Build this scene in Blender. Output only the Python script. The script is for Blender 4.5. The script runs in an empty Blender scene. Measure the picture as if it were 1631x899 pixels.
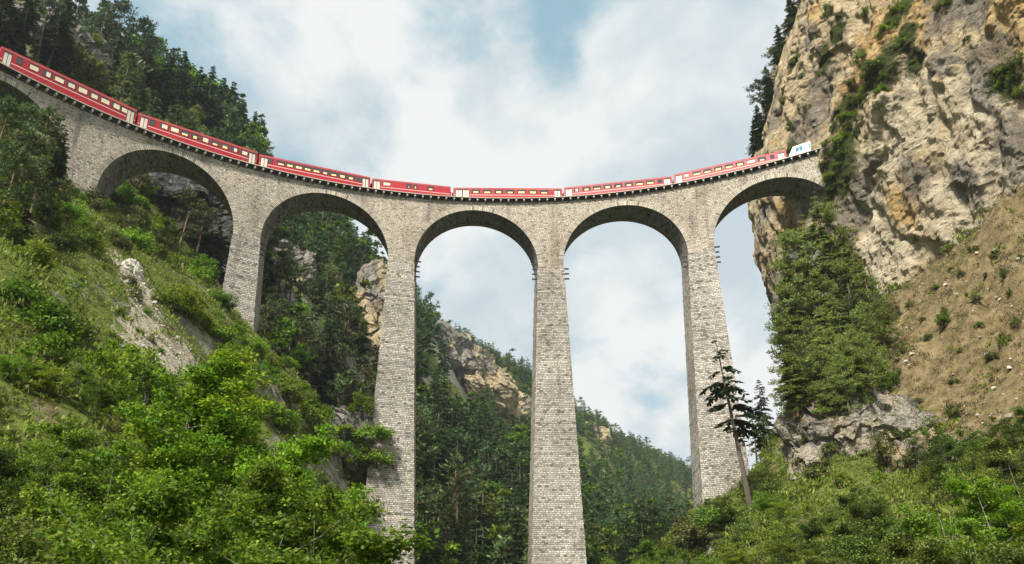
import bpy, math, random
import numpy as np
from mathutils import Vector, Matrix
from mathutils.bvhtree import BVHTree

S = bpy.context.scene
COL = S.collection
rad = math.radians

# ------------------------------------------------------------------ camera
PW, PH = 1631.0, 899.0                       # photograph size, used to convert sight lines to places
CAM = np.array([-6.029, -55.191, 1.70])
PITCH, ROLL, FOC = 0.4745, -0.0069, 0.9513
cd = bpy.data.cameras.new('camera')
cam = bpy.data.objects.new('camera', cd); COL.objects.link(cam)
cd.sensor_width = 36.0; cd.lens = 36.0 * FOC
cd.clip_start = 0.1; cd.clip_end = 6000
fw = np.array([0, math.cos(PITCH), math.sin(PITCH)])
uv_ = np.array([0, -math.sin(PITCH), math.cos(PITCH)])
rt = np.array([1.0, 0, 0])
r2 = rt * math.cos(ROLL) + uv_ * math.sin(ROLL)
u2 = uv_ * math.cos(ROLL) - rt * math.sin(ROLL)
M = Matrix(((r2[0], u2[0], -fw[0], CAM[0]), (r2[1], u2[1], -fw[1], CAM[1]), (r2[2], u2[2], -fw[2], CAM[2]), (0, 0, 0, 1)))
cam.matrix_world = M
S.camera = cam

# ------------------------------------------------------------------ light and sky
SUN_EL, SUN_AZ = rad(46), rad(205)           # azimuth clockwise from +y
sd = bpy.data.lights.new('sun', 'SUN'); sun = bpy.data.objects.new('sun', sd); COL.objects.link(sun)
sd.energy = 5.0; sd.angle = rad(8); sd.color = (1.0, 0.93, 0.82)
sdir = Vector((math.sin(SUN_AZ) * math.cos(SUN_EL), math.cos(SUN_AZ) * math.cos(SUN_EL), math.sin(SUN_EL)))
sun.rotation_euler = sdir.to_track_quat('Z', 'Y').to_euler()
S.view_settings.view_transform = 'Standard'; S.view_settings.look = 'None'
S.view_settings.exposure = 0.80; S.view_settings.gamma = 1.0; S.view_settings.use_curve_mapping = False
S.render.engine = 'CYCLES'
S.cycles.max_bounces = 5; S.cycles.diffuse_bounces = 3; S.cycles.transmission_bounces = 4; S.cycles.transparent_max_bounces = 4
S.cycles.use_denoising = True

def sight(px, py):
    d = fw + r2 * ((px - PW / 2) / (FOC * PW)) + u2 * ((PH / 2 - py) / (FOC * PW))
    return d / np.linalg.norm(d)
def at(px, py, dist):                        # point on a sight line at a horizontal distance
    d = sight(px, py); return CAM + d * (dist / math.hypot(d[0], d[1]))
def proj(P):
    d = np.asarray(P, float) - CAM; z = d @ fw
    return np.stack([PW / 2 + FOC * PW * (d @ r2) / z, PH / 2 - FOC * PW * (d @ u2) / z], -1)

class NT:                                    # tiny node helper
    def __init__(s, tree): s.t = tree; tree.nodes.clear()
    def n(s, typ, **kw):
        o = s.t.nodes.new(typ)
        for k, v in kw.items():
            if k.startswith('i_'):
                key = k[2:]; key = int(key) if key.isdigit() else key.replace('_', ' ')
                o.inputs[key].default_value = v
            else: setattr(o, k, v)
        return o
    def l(s, a, b): s.t.links.new(a, b)
    def ramp(s, fac, stops, interp='LINEAR'):
        r = s.t.nodes.new('ShaderNodeValToRGB'); e = r.color_ramp.elements; r.color_ramp.interpolation = interp
        while len(e) < len(stops): e.new(0.5)
        for i, (p, c) in enumerate(stops):
            e[i].position = p; e[i].color = (*c, 1) if len(c) == 3 else c
        if fac is not None: s.l(fac, r.inputs['Fac'])
        return r.outputs['Color']
    def f(s, fac, a, b):                     # smooth 0..1 between a and b
        m = s.t.nodes.new('ShaderNodeMapRange'); m.interpolation_type = 'SMOOTHSTEP'
        m.inputs[1].default_value = a; m.inputs[2].default_value = b
        s.l(fac, m.inputs[0]); return m.outputs[0]
    def mix(s, fac, a, b, blend='MIX'):
        m = s.t.nodes.new('ShaderNodeMix'); m.data_type = 'RGBA'; m.blend_type = blend
        for v, i in ((fac, 0), (a, 6), (b, 7)):
            if isinstance(v, (int, float)): m.inputs[i].default_value = v
            elif isinstance(v, tuple): m.inputs[i].default_value = (*v, 1)
            else: s.l(v, m.inputs[i])
        return m.outputs[2]
    def math(s, op, a, b=0.0, clamp=False):
        m = s.t.nodes.new('ShaderNodeMath'); m.operation = op; m.use_clamp = clamp
        for v, i in ((a, 0), (b, 1)):
            if isinstance(v, (int, float)): m.inputs[i].default_value = v
            else: s.l(v, m.inputs[i])
        return m.outputs[0]
    def noise(s, vec, scale, detail=5, rough=0.55, dist=0.0):
        o = s.n('ShaderNodeTexNoise', i_Scale=scale, i_Detail=detail, i_Roughness=rough, i_Distortion=dist)
        if vec is not None: s.l(vec, o.inputs['Vector'])
        return o.outputs['Fac']
    def mapping(s, vec, scale=(1, 1, 1), rot=(0, 0, 0), loc=(0, 0, 0)):
        o = s.n('ShaderNodeMapping'); o.inputs['Scale'].default_value = scale
        o.inputs['Rotation'].default_value = rot; o.inputs['Location'].default_value = loc
        s.l(vec, o.inputs['Vector']); return o.outputs[0]

W = bpy.data.worlds.new('World'); S.world = W; W.use_nodes = True
w = NT(W.node_tree)
wo = w.n('ShaderNodeOutputWorld'); bg = w.n('ShaderNodeBackground', i_Strength=0.0565); w.l(bg.outputs[0], wo.inputs['Surface'])
sky = w.n('ShaderNodeTexSky', sky_type='NISHITA', sun_disc=False, sun_elevation=SUN_EL, sun_rotation=SUN_AZ, air_density=1.0, dust_density=0.6, ozone_density=1.0)
tc = w.n('ShaderNodeTexCoord')
sep = w.n('ShaderNodeSeparateXYZ'); w.l(tc.outputs['Generated'], sep.inputs[0])
den = w.math('ADD', w.math('MAXIMUM', sep.outputs[2], 0.0), 0.25)
cmb = w.n('ShaderNodeCombineXYZ')
w.l(w.math('DIVIDE', sep.outputs[0], den), cmb.inputs[0]); w.l(w.math('DIVIDE', sep.outputs[1], den), cmb.inputs[1])
cv = w.mapping(cmb.outputs[0], (1.5, 1.0, 1), (0, 0, rad(-25)), (3.1, 1.7, 0.4))
n1 = w.noise(cv, 2.1, 7, 0.55, 0.1)
n2 = w.noise(w.mapping(cmb.outputs[0], (1, 1, 1), (0, 0, 0), (9, 4, 2)), 4.2, 8, 0.6, 0.15)
blue = w.math('ADD', w.math('MULTIPLY', n1, 1.0), w.math('MULTIPLY', n2, 0.55))
def sky_gap(px, py, r, amt):                 # a gap in the cloud in one direction of the sky
    d = sight(px, py)
    v = w.n('ShaderNodeVectorMath', operation='DISTANCE'); w.l(tc.outputs['Generated'], v.inputs[0]); v.inputs[1].default_value = tuple(d)
    return w.math('MULTIPLY', w.f(v.outputs['Value'], r, 0.0), amt)
for a in ((905, 125, 0.06, 0.10), (885, 5, 0.07, 0.12), (740, 50, 0.09, 0.10), (870, 90, .2, -.07), (420, 60, 0.30, 0.20), (290, 30, .2, .08), (1180, 30, 0.06, 0.06), (540, 240, 0.1, 0.05), (1100, 200, .2, -.08), (1180, 450, .12, -.12), (1030, 640, 0.16, -0.12), (1000, 80, 0.07, -0.05)):
    blue = w.math('ADD', blue, sky_gap(*a))
cl = w.math('MULTIPLY', w.math('SUBTRACT', 1.0, w.f(blue, 0.76, 0.98)), 1.0)
shade = w.noise(w.mapping(cmb.outputs[0], (1.2, 0.9, 1), (0, 0, 0.5), (5, 1, 0)), 3.2, 8, 0.56, 0.2)
ccol = w.ramp(shade, [(0.36, (5.9, 6.95, 7.55)), (0.45, (7.3, 8.0, 8.25)), (0.53, (9.1, 9.3, 9.3))])
skyc = w.mix(1.0, sky.outputs[0], (1.5, 1.55, 1.42), 'MULTIPLY')
skyc = w.mix(0.75, skyc, (3.9, 6.2, 7.2))
w.l(w.mix(cl, skyc, ccol), bg.inputs['Color'])

# ------------------------------------------------------------------ materials
def new_mat(name):
    m = bpy.data.materials.new(name); m.use_nodes = True
    t = NT(m.node_tree); out = t.n('ShaderNodeOutputMaterial')
    b = t.n('ShaderNodeBsdfPrincipled'); t.l(b.outputs[0], out.inputs['Surface'])
    return m, t, b, out
def bump(t, b, h, dist, strength=1.0):
    o = t.n('ShaderNodeBump', i_Strength=strength, i_Distance=dist); t.l(h, o.inputs['Height']); t.l(o.outputs[0], b.inputs['Normal'])
def plain(name, col, rough=0.5, metal=0.0, var=0.12, emit=None, spec=0.4):
    m, t, b, out = new_mat(name)
    c = t.n('ShaderNodeTexCoord'); n = t.noise(c.outputs['Object'], 1.7, 6, 0.6)
    lo = tuple(x * (1 - var) for x in col); hi = tuple(min(1, x * (1 + var)) for x in col)
    t.l(t.ramp(n, [(0.3, lo), (0.7, hi)]), b.inputs['Base Color'])
    b.inputs['Roughness'].default_value = rough; b.inputs['Metallic'].default_value = metal; b.inputs['Specular IOR Level'].default_value = spec
    if emit:
        b.inputs['Emission Color'].default_value = (*emit[0], 1); b.inputs['Emission Strength'].default_value = emit[1]
    return m

def masonry(name, bw, bh, lo, hi, mortar, rubble=0.0, offset=0.5):
    m, t, b, out = new_mat(name)
    uvn = t.n('ShaderNodeUVMap'); v = uvn.outputs[0]
    wob = t.n('ShaderNodeTexNoise', i_Scale=1.6 + rubble, i_Detail=4.0); t.l(v, wob.inputs['Vector'])
    sub = t.n('ShaderNodeVectorMath', operation='SUBTRACT'); t.l(wob.outputs['Color'], sub.inputs[0]); sub.inputs[1].default_value = (.5, .5, .5)
    scl = t.n('ShaderNodeVectorMath', operation='SCALE'); t.l(sub.outputs[0], scl.inputs[0]); scl.inputs['Scale'].default_value = 0.16 + rubble * 0.7
    add = t.n('ShaderNodeVectorMath', operation='ADD'); t.l(v, add.inputs[0]); t.l(scl.outputs[0], add.inputs[1])
    br = t.n('ShaderNodeTexBrick', offset=offset, squash=0.8, squash_frequency=3); t.l(add.outputs[0], br.inputs['Vector'])
    br.inputs['Scale'].default_value = 1.0; br.inputs['Brick Width'].default_value = bw; br.inputs['Row Height'].default_value = bh
    br.inputs['Mortar Size'].default_value = 0.045; br.inputs['Mortar Smooth'].default_value = 0.3; br.inputs['Bias'].default_value = 0.0
    br.inputs['Color1'].default_value = (0, 0, 0, 1); br.inputs['Color2'].default_value = (1, 1, 1, 1); br.inputs['Mortar'].default_value = (.5, .5, .5, 1)
    tone = t.ramp(br.outputs['Color'], [(0.0, tuple(x * 0.40 for x in lo)), (0.12, lo), (0.5, tuple((p + q) / 2 for p, q in zip(lo, hi))), (1.0, hi)])
    big = t.noise(v, 0.09, 6, 0.6, 0.6)
    fine = t.noise(v, 3.2, 5, 0.7)
    c = t.mix(br.outputs['Fac'], tone, mortar)
    c = t.mix(t.f(fine, 0.62, 0.74), c, tuple(x * 0.35 for x in lo))
    c = t.mix(1.0, c, t.ramp(big, [(0.25, (.56, .53, .50)), (0.5, (.97, .96, .95)), (0.75, (1.2, 1.19, 1.16))]), 'MULTIPLY')
    stk = t.noise(t.mapping(v, (0.55, 0.035, 1)), 1.0, 5, 0.6)        # rain streaks down the face
    c = t.mix(t.math('MULTIPLY', t.f(stk, 0.52, 0.72), 0.62), c, (0.10, 0.092, 0.08))
    t.l(c, b.inputs['Base Color']); b.inputs['Roughness'].default_value = 0.92; b.inputs['Specular IOR Level'].default_value = 0.15
    h = t.math('ADD', t.math('MULTIPLY', br.outputs['Fac'], -1.0), t.math('MULTIPLY', fine, 1.2))
    bump(t, b, h, 0.10, 0.9)
    return m
M_pier = masonry('coursed_stone', 0.58, 0.31, (.28, .26, .228), (.52, .49, .44), (.17, .157, .138))
M_rubble = masonry('rubble_stone', 0.46, 0.30, (.37, .33, .275), (.57, .52, .44), (.24, .215, .175), rubble=0.6)
M_ring = masonry('ring_stone', 0.36, 1.2, (.38, .34, .285), (.56, .52, .44), (.15, .135, .11))
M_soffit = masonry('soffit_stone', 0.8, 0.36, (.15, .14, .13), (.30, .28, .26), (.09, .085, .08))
M_slab = plain('deck_stone', (.42, .38, .31), 0.9)
M_corbel = plain('corbel_stone', (.52, .50, .46), 0.9)
M_iron = plain('dark_timber', (.035, .03, .028), 0.8)
M_rail = plain('rail_steel', (.16, .11, .08), 0.5, 0.8)
M_ballast = plain('ballast', (.16, .14, .12), 0.95, var=0.5)
M_red = plain('red_paint', (.34, .010, .020), 0.5, var=0.10)
M_redlow = plain('red_skirt', (.36, .020, .026), 0.5, var=0.2)
M_roof = plain('carriage_roof', (.20, .14, .13), 0.6, var=0.3)
M_cream = plain('pale_stripe', (.74, .66, .60), 0.5)
M_yellow = plain('yellow_stripe', (.62, .30, .03), 0.5)
M_dark = plain('underframe', (.022, .02, .02), 0.7)
M_door = plain('door_panel', (.56, .50, .44), 0.4)
M_frame = plain('window_rubber', (.05, .02, .02), 0.5)
M_white = plain('white_paint', (.78, .78, .76), 0.3, var=0.05)
M_glass, gt, gb, go = new_mat('carriage_glass')
gb.inputs['Base Color'].default_value = (.045, .05, .06, 1); gb.inputs['Roughness'].default_value = 0.06; gb.inputs['Specular IOR Level'].default_value = 0.7
M_cabglass, gt, gb, go = new_mat('cab_glass')
gb.inputs['Base Color'].default_value = (.10, .22, .32, 1); gb.inputs['Roughness'].default_value = 0.08
M_lit = plain('lit_ceiling', (.7, .5, .2), 0.6, emit=((1.0, .66, .22), 0.28))
M_paneglow = plain('pale_pane_glow', (.62, .54, .38), 0.6, emit=((1.0, .80, .50), 0.06))  # pale glow standing for reflections and lit interior in the panes

def foliage(name, dark, mid, light, trans=0.35, hue=0.02, val=0.28):
    m, t, b, out = new_mat(name)
    g = t.n('ShaderNodeNewGeometry'); oi = t.n('ShaderNodeObjectInfo')
    c = t.ramp(g.outputs['Random Per Island'], [(0.0, dark), (0.55, mid), (1.0, light)])
    hsv = t.n('ShaderNodeHueSaturation')
    t.l(t.math('ADD', t.math('MULTIPLY', oi.outputs['Random'], hue * 2), 0.5 - hue), hsv.inputs['Hue'])
    r2_ = t.math('FRACT', t.math('MULTIPLY', oi.outputs['Random'], 7.31))
    t.l(t.math('ADD', t.math('MULTIPLY', r2_, val * 2), 1 - val), hsv.inputs['Value'])
    hsv.inputs['Saturation'].default_value = 1.0; t.l(c, hsv.inputs['Color'])
    b.inputs['Roughness'].default_value = 0.55; b.inputs['Specular IOR Level'].default_value = 0.25
    t.l(hsv.outputs[0], b.inputs['Base Color'])
    tr = t.n('ShaderNodeBsdfTranslucent'); t.l(hsv.outputs[0], tr.inputs['Color'])
    mx = t.n('ShaderNodeMixShader'); mx.inputs[0].default_value = trans
    t.l(b.outputs[0], mx.inputs[1]); t.l(tr.outputs[0], mx.inputs[2]); t.l(mx.outputs[0], out.inputs['Surface'])
    return m
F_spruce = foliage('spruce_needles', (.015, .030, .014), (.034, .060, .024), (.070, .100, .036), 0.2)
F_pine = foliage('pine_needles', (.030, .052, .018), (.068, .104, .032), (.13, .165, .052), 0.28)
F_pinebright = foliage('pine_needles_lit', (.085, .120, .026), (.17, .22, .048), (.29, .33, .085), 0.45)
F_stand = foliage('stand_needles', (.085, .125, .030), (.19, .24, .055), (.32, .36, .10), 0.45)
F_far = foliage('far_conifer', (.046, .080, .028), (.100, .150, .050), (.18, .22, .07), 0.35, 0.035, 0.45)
F_leaf = foliage('spring_leaves', (.060, .125, .008), (.150, .255, .014), (.33, .42, .03), 0.5, 0.02)
F_leafmid = foliage('summer_leaves', (.044, .095, .009), (.120, .200, .016), (.26, .34, .032), 0.48, .02, .34)
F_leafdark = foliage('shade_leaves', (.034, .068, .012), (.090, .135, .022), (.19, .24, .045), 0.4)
F_bush = foliage('bush_leaves', (.045, .105, .006), (.115, .215, .012), (.25, .36, .025), 0.45, 0.025, .34)
F_olive = foliage('olive_leaves', (.050, .060, .018), (.11, .125, .035), (.20, .21, .07), 0.35, 0.02)
F_grass = foliage('grass_blades', (.06, .098, .012), (.140, .190, .022), (.26, .29, .05), 0.45)
F_dry = foliage('dry_herbs', (.10, .08, .03), (.17, .14, .06), (.24, .21, .09), 0.3)

def bark(name, lo, hi):
    m, t, b, out = new_mat(name); c = t.n('ShaderNodeTexCoord')
    n = t.noise(t.mapping(c.outputs['Object'], (4, 4, .8)), 2.0, 6, .65)
    t.l(t.ramp(n, [(.3, lo), (.7, hi)]), b.inputs['Base Color']); b.inputs['Roughness'].default_value = .95
    bump(t, b, n, .03); return m
B_pine = bark('pine_bark', (.07, .042, .028), (.22, .135, .085))
B_dark = bark('spruce_bark', (.04, .034, .028), (.12, .10, .08))
B_pale = bark('pale_bark', (.12, .11, .09), (.32, .30, .25))

def ground_mat():
    m, t, b, out = new_mat('hillside'); g = t.n('ShaderNodeNewGeometry'); c = t.n('ShaderNodeTexCoord'); P = c.outputs['Object']
    sp = t.n('ShaderNodeSeparateXYZ'); t.l(g.outputs['Normal'], sp.inputs[0])
    a = t.noise(P, .16, 7, .62, .5); f = t.noise(P, 1.3, 7, .7); s = t.noise(P, 4.0, 4, .7)
    veg = t.ramp(f, [(.25, (.030, .038, .012)), (.42, (.075, .10, .022)), (.6, (.135, .165, .034)), (.78, (.20, .20, .07))])
    soil = t.ramp(f, [(.25, (.05, .038, .024)), (.5, (.14, .11, .07)), (.75, (.25, .21, .15))])
    col = t.mix(t.f(a, .56, .70), veg, soil)
    rock = t.ramp(t.noise(t.mapping(P, (1, 1, .45), (.3, .2, 0)), .9, 8, .72, .4), [(.25, (.05, .047, .042)), (.45, (.19, .175, .15)), (.62, (.34, .315, .27)), (.8, (.46, .43, .37))])
    steep = t.f(t.math('ADD', sp.outputs[2], t.math('MULTIPLY', t.math('SUBTRACT', a, .5), .55)), .60, .44)
    col = t.mix(steep, col, rock)
    vor = t.n('ShaderNodeTexVoronoi', i_Scale=1.5); t.l(P, vor.inputs['Vector'])
    pale = t.mix(t.f(s, .45, .62), t.mix(t.f(f, .35, .65), (.17, .145, .10), (.37, .325, .25)), t.ramp(t.math('FRACT', t.math('MULTIPLY', vor.outputs['Color'], 3.0)), [(0, (.26, .235, .19)), (1, (.55, .51, .44))]))
    at1 = t.n('ShaderNodeAttribute', attribute_name='pale_scree'); at2 = t.n('ShaderNodeAttribute', attribute_name='brown_scree')
    k1 = t.f(t.math('ADD', at1.outputs['Fac'], t.math('MULTIPLY', t.math('SUBTRACT', t.noise(P, .55, 6, .7), .5), 2.6)), .42, .62)
    col = t.mix(k1, col, pale)
    brown = t.mix(t.f(t.noise(P, .7, 7, .7), .35, .68), (.10, .078, .034), (.235, .182, .100))
    brown = t.mix(t.f(s, .60, .72), brown, (.36, .30, .20))
    k2 = t.f(t.math('ADD', at2.outputs['Fac'], t.math('MULTIPLY', t.math('SUBTRACT', t.noise(P, .3, 6, .65), .5), 1.1)), .4, .62)
    col = t.mix(k2, col, brown)
    t.l(col, b.inputs['Base Color']); b.inputs['Roughness'].default_value = .95; b.inputs['Specular IOR Level'].default_value = .1
    bump(t, b, t.math('ADD', f, t.math('MULTIPLY', s, .4)), .5, .9)
    return m
def rock_mat(name, warm, veg=.5, dark=.5):
    m, t, b, out = new_mat(name); g = t.n('ShaderNodeNewGeometry'); c = t.n('ShaderNodeTexCoord'); P = c.outputs['Object']
    sp = t.n('ShaderNodeSeparateXYZ'); t.l(g.outputs['True Normal'], sp.inputs[0])
    streak = t.noise(t.mapping(P, (.30, .30, .075), (.12, .1, 0)), 1.0, 8, .66, .5)
    big = t.noise(P, .055, 6, .6, .8); mid = t.noise(t.mapping(P, (1, 1, .55)), .45, 8, .72, .3); fine = t.noise(P, 2.6, 7, .75)
    cream = t.ramp(mid, [(.22, (.12, .095, .062)), (.38, (.32, .255, .16)), (.55, (.49, .395, .25)), (.75, (.64, .54, .375))])
    grey = t.ramp(mid, [(.22, (.055, .052, .048)), (.42, (.17, .16, .145)), (.6, (.32, .30, .27)), (.8, (.47, .45, .41))])
    ochre = t.ramp(mid, [(.25, (.17, .105, .04)), (.5, (.44, .29, .11)), (.75, (.60, .45, .23))])
    col = t.mix(t.f(big, .60 - warm * .26, .68 - warm * .22), grey, cream)
    col = t.mix(t.math('MULTIPLY', t.f(t.noise(P, .09, 5, .6, 1.0), .58, .70), warm), col, ochre)
    col = t.mix(t.math('MULTIPLY', t.f(streak, .56, .70), dark), col, (.052, .046, .040))
    col = t.mix(t.math('MULTIPLY', t.f(fine, .60, .74), .6), col, (.07, .06, .05))
    pits = t.n('ShaderNodeTexVoronoi', i_Scale=.55, i_Randomness=1.0); t.l(t.mapping(P, (1, 1, .8)), pits.inputs['Vector'])
    col = t.mix(t.math('MULTIPLY', t.f(pits.outputs['Distance'], .22, .05), .35), col, (.06, .05, .04))
    if name == 'limestone_cliff':
        wob = t.math('MULTIPLY', t.math('SUBTRACT', t.noise(P, .33, 7, .7, .4), .5), 1.9)
        def st(nm, lo, hi): 
            an = t.n('ShaderNodeAttribute', attribute_name=nm); return t.f(t.math('ADD', an.outputs['Fac'], t.math('MULTIPLY', wob, t.f(an.outputs['Fac'], 0, .35))), lo, hi)
        vr = t.n('ShaderNodeTexVoronoi', feature='DISTANCE_TO_EDGE', i_Scale=.42); wv = t.n('ShaderNodeTexNoise', i_Scale=.5, i_Detail=5.0); t.l(P, wv.inputs['Vector'])
        ad = t.n('ShaderNodeVectorMath', operation='MULTIPLY_ADD'); t.l(wv.outputs['Color'], ad.inputs[0]); ad.inputs[1].default_value = (4, 4, 4); t.l(t.mapping(P, (1, 1, .6)), ad.inputs[2]); t.l(ad.outputs[0], vr.inputs['Vector'])
        crack = t.math('MULTIPLY', t.f(vr.outputs['Distance'], .10, .0), t.f(t.noise(P, .12, 5, .6), .44, .60))
        palec = t.ramp(mid, [(.22, (.20, .165, .115)), (.42, (.45, .385, .275)), (.75, (.66, .59, .455))])
        wea = t.ramp(mid, [(.25, (.045, .042, .040)), (.5, (.13, .12, .108)), (.8, (.27, .25, .225))])
        col = t.mix(t.math('MULTIPLY', st('pale', .3, .7), .8), col, palec)
        col = t.mix(t.math('MULTIPLY', st('ochre', .3, .7), .85), col, ochre)
        col = t.mix(t.math('MULTIPLY', st('weathered', .3, .7), .75), col, wea)
        col = t.mix(t.math('MULTIPLY', crack, .5), col, (.055, .048, .040))
        pk = t.f(t.noise(t.mapping(P, (1, 1, .7)), .9, 6, .75, .6), .58, .68)
        col = t.mix(t.math('MULTIPLY', pk, .4), col, (.10, .086, .068))
        gr = t.noise(t.mapping(P, (1, 1, .8)), 3.4, 6, .8); col = t.mix(t.math('MULTIPLY', t.f(gr, .56, .66), .65), col, (.075, .064, .05))
        col = t.mix(t.math('MULTIPLY', t.f(gr, .44, .34), .45), col, (.74, .68, .56))
        mossc = t.ramp(fine, [(.3, (.022, .028, .010)), (.6, (.060, .072, .020)), (.8, (.11, .115, .04))])
        col = t.mix(st('mossy', .35, .7), col, mossc)
    if name == 'pale_crag':
        vr = t.n('ShaderNodeTexVoronoi', feature='DISTANCE_TO_EDGE', i_Scale=.5); wv = t.n('ShaderNodeTexNoise', i_Scale=.6, i_Detail=5.0); t.l(P, wv.inputs['Vector'])
        ad = t.n('ShaderNodeVectorMath', operation='MULTIPLY_ADD'); t.l(wv.outputs['Color'], ad.inputs[0]); ad.inputs[1].default_value = (3, 3, 3); t.l(P, ad.inputs[2]); t.l(ad.outputs[0], vr.inputs['Vector'])
        crk = t.f(vr.outputs['Distance'], .07, .0); gr = t.noise(P, 3.0, 6, .8)
    if name == 'pale_crag': col = t.mix(.5, col, t.ramp(mid, [(.25, (.15, .13, .10)), (.45, (.38, .34, .275)), (.7, (.68, .64, .56))])); col = t.mix(t.math('MULTIPLY', crk, .7), col, (.06, .052, .044)); col = t.mix(t.math('MULTIPLY', t.f(gr, .56, .68), .6), col, (.085, .078, .066)); col = t.mix(t.math('MULTIPLY', t.f(t.noise(P, .5, 5, .6), .58, .66), .5), col, (.42, .33, .19))
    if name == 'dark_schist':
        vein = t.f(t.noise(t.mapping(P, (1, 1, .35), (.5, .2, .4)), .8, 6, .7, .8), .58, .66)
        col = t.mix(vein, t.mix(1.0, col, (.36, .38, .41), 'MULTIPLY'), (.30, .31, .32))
    moss = t.ramp(fine, [(.3, (.030, .036, .012)), (.6, (.075, .085, .024)), (.8, (.13, .13, .045))])
    k = t.f(t.math('ADD', sp.outputs[2], t.math('MULTIPLY', t.math('SUBTRACT', t.noise(P, .14, 6, .65), .5), 1.6)), .72 - veg * .5, .92 - veg * .5)
    col = t.mix(k, col, moss)
    t.l(col, b.inputs['Base Color']); b.inputs['Roughness'].default_value = .95; b.inputs['Specular IOR Level'].default_value = .12
    bump(t, b, t.math('ADD', t.math('MULTIPLY', mid, 1.0), t.math('MULTIPLY', fine, .45)), 1.1, 1.0)
    return m
M_ground = ground_mat()
M_cliff = rock_mat('limestone_cliff', 1.0, .42, .5)
M_grey = rock_mat('grey_limestone', .25, .50, .5)
M_buff = rock_mat('buff_limestone', .8, .45, .4)
M_crag = rock_mat('pale_crag', .45, .28, .28)
M_schist = rock_mat('dark_schist', .0, .62, .9)  # dark grey rock with pale veins
M_stone = plain('loose_stone', (.42, .39, .33), .95, var=.4)

# ------------------------------------------------------------------ mesh helpers
class MB:
    def __init__(s): s.v = []; s.q = []; s.m = []; s.uv = []; s.n = 0
    def add(s, v, q, mi=0, uv=None):
        v = np.asarray(v, float).reshape(-1, 3); q = np.asarray(q, int).reshape(-1, 4)
        s.v.append(v); s.q.append(q + s.n); s.m.append(np.full(len(q), mi)); s.n += len(v)
        s.uv.append(np.zeros((len(q) * 4, 2)) if uv is None else np.asarray(uv, float).reshape(-1, 2))
        return s
    def box(s, lo, hi, mi=0):
        (a, b, c), (d, e, f) = lo, hi
        v = [(a, b, c), (d, b, c), (d, e, c), (a, e, c), (a, b, f), (d, b, f), (d, e, f), (a, e, f)]
        return s.add(v, [(3, 2, 1, 0), (4, 5, 6, 7), (0, 1, 5, 4), (1, 2, 6, 5), (2, 3, 7, 6), (3, 0, 4, 7)], mi)
    def hexa(s, v, mi=0):
        return s.add(v, [(3, 2, 1, 0), (4, 5, 6, 7), (0, 1, 5, 4), (1, 2, 6, 5), (2, 3, 7, 6), (3, 0, 4, 7)], mi)
    def grid(s, P, mi=0, uv=None):           # P (a,b,3)
        a, b = P.shape[:2]; i = np.arange(a * b).reshape(a, b)
        q = np.stack([i[:-1, :-1], i[1:, :-1], i[1:, 1:], i[:-1, 1:]], -1).reshape(-1, 4)
        u = None
        if uv is not None: u = uv.reshape(-1, 2)[q.ravel()]
        return s.add(P.reshape(-1, 3), q, mi, u)
    def tube(s, pts, r, sides=6, mi=0):
        pts = np.asarray(pts, float); r = np.broadcast_to(np.asarray(r, float), len(pts))
        d = np.gradient(pts, axis=0); d /= np.linalg.norm(d, axis=1)[:, None] + 1e-9
        ref = np.where(np.abs(d[:, 2:3]) > .9, [[1., 0, 0]], [[0, 0, 1.]])
        a = np.cross(d, ref); a /= np.linalg.norm(a, axis=1)[:, None] + 1e-9; b = np.cross(d, a)
        th = np.linspace(0, 2 * np.pi, sides, endpoint=False)
        P = pts[:, None] + r[:, None, None] * (a[:, None] * np.cos(th)[None, :, None] + b[:, None] * np.sin(th)[None, :, None])
        n = len(pts); i = np.arange(n * sides).reshape(n, sides); j = np.roll(i, -1, 1)
        q = np.stack([i[:-1], j[:-1], j[1:], i[1:]], -1).reshape(-1, 4)
        return s.add(P.reshape(-1, 3), q, mi)
    def cards(s, c, d, n, L, Wd, mi=0):
        c = np.asarray(c); d = d / (np.linalg.norm(d, axis=1)[:, None] + 1e-9)
        e = np.cross(n, d); e /= np.linalg.norm(e, axis=1)[:, None] + 1e-9
        L = np.broadcast_to(L, len(c))[:, None]; Wd = np.broadcast_to(Wd, len(c))[:, None]
        V = np.stack([c - d * L * .5, c + e * Wd * .5 + d * L * .05, c + d * L * .5, c - e * Wd * .5 + d * L * .05], 1)
        return s.add(V.reshape(-1, 3), np.arange(len(c) * 4).reshape(-1, 4), mi)
    def mesh(s, name, mats, smooth=False, uv=False):
        v = np.concatenate(s.v); q = np.concatenate(s.q); mi = np.concatenate(s.m)
        me = bpy.data.meshes.new(name)
        me.vertices.add(len(v)); me.vertices.foreach_set('co', v.ravel().astype(np.float32))
        me.loops.add(q.size); me.loops.foreach_set('vertex_index', q.ravel().astype(np.int32))
        me.polygons.add(len(q)); me.polygons.foreach_set('loop_start', np.arange(0, q.size, 4, dtype=np.int32))
        me.polygons.foreach_set('material_index', mi.astype(np.int32))
        me.polygons.foreach_set('use_smooth', np.full(len(q), smooth, bool))
        if uv:
            l = me.uv_layers.new(name='UVMap'); l.data.foreach_set('uv', np.concatenate(s.uv).ravel().astype(np.float32))
        me.update(calc_edges=True)
        for m in (mats if isinstance(mats, (list, tuple)) else [mats]): me.materials.append(m)
        return me
def link(name, me, parent=None):
    o = bpy.data.objects.new(name, me); COL.objects.link(o)
    if parent is not None: o.parent = parent
    return o
def tag(o, label=None, cat=None, group=None, kind=None):
    if label: o['label'] = label
    if cat: o['category'] = cat
    if group: o['group'] = group
    if kind: o['kind'] = kind
    return o

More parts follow.
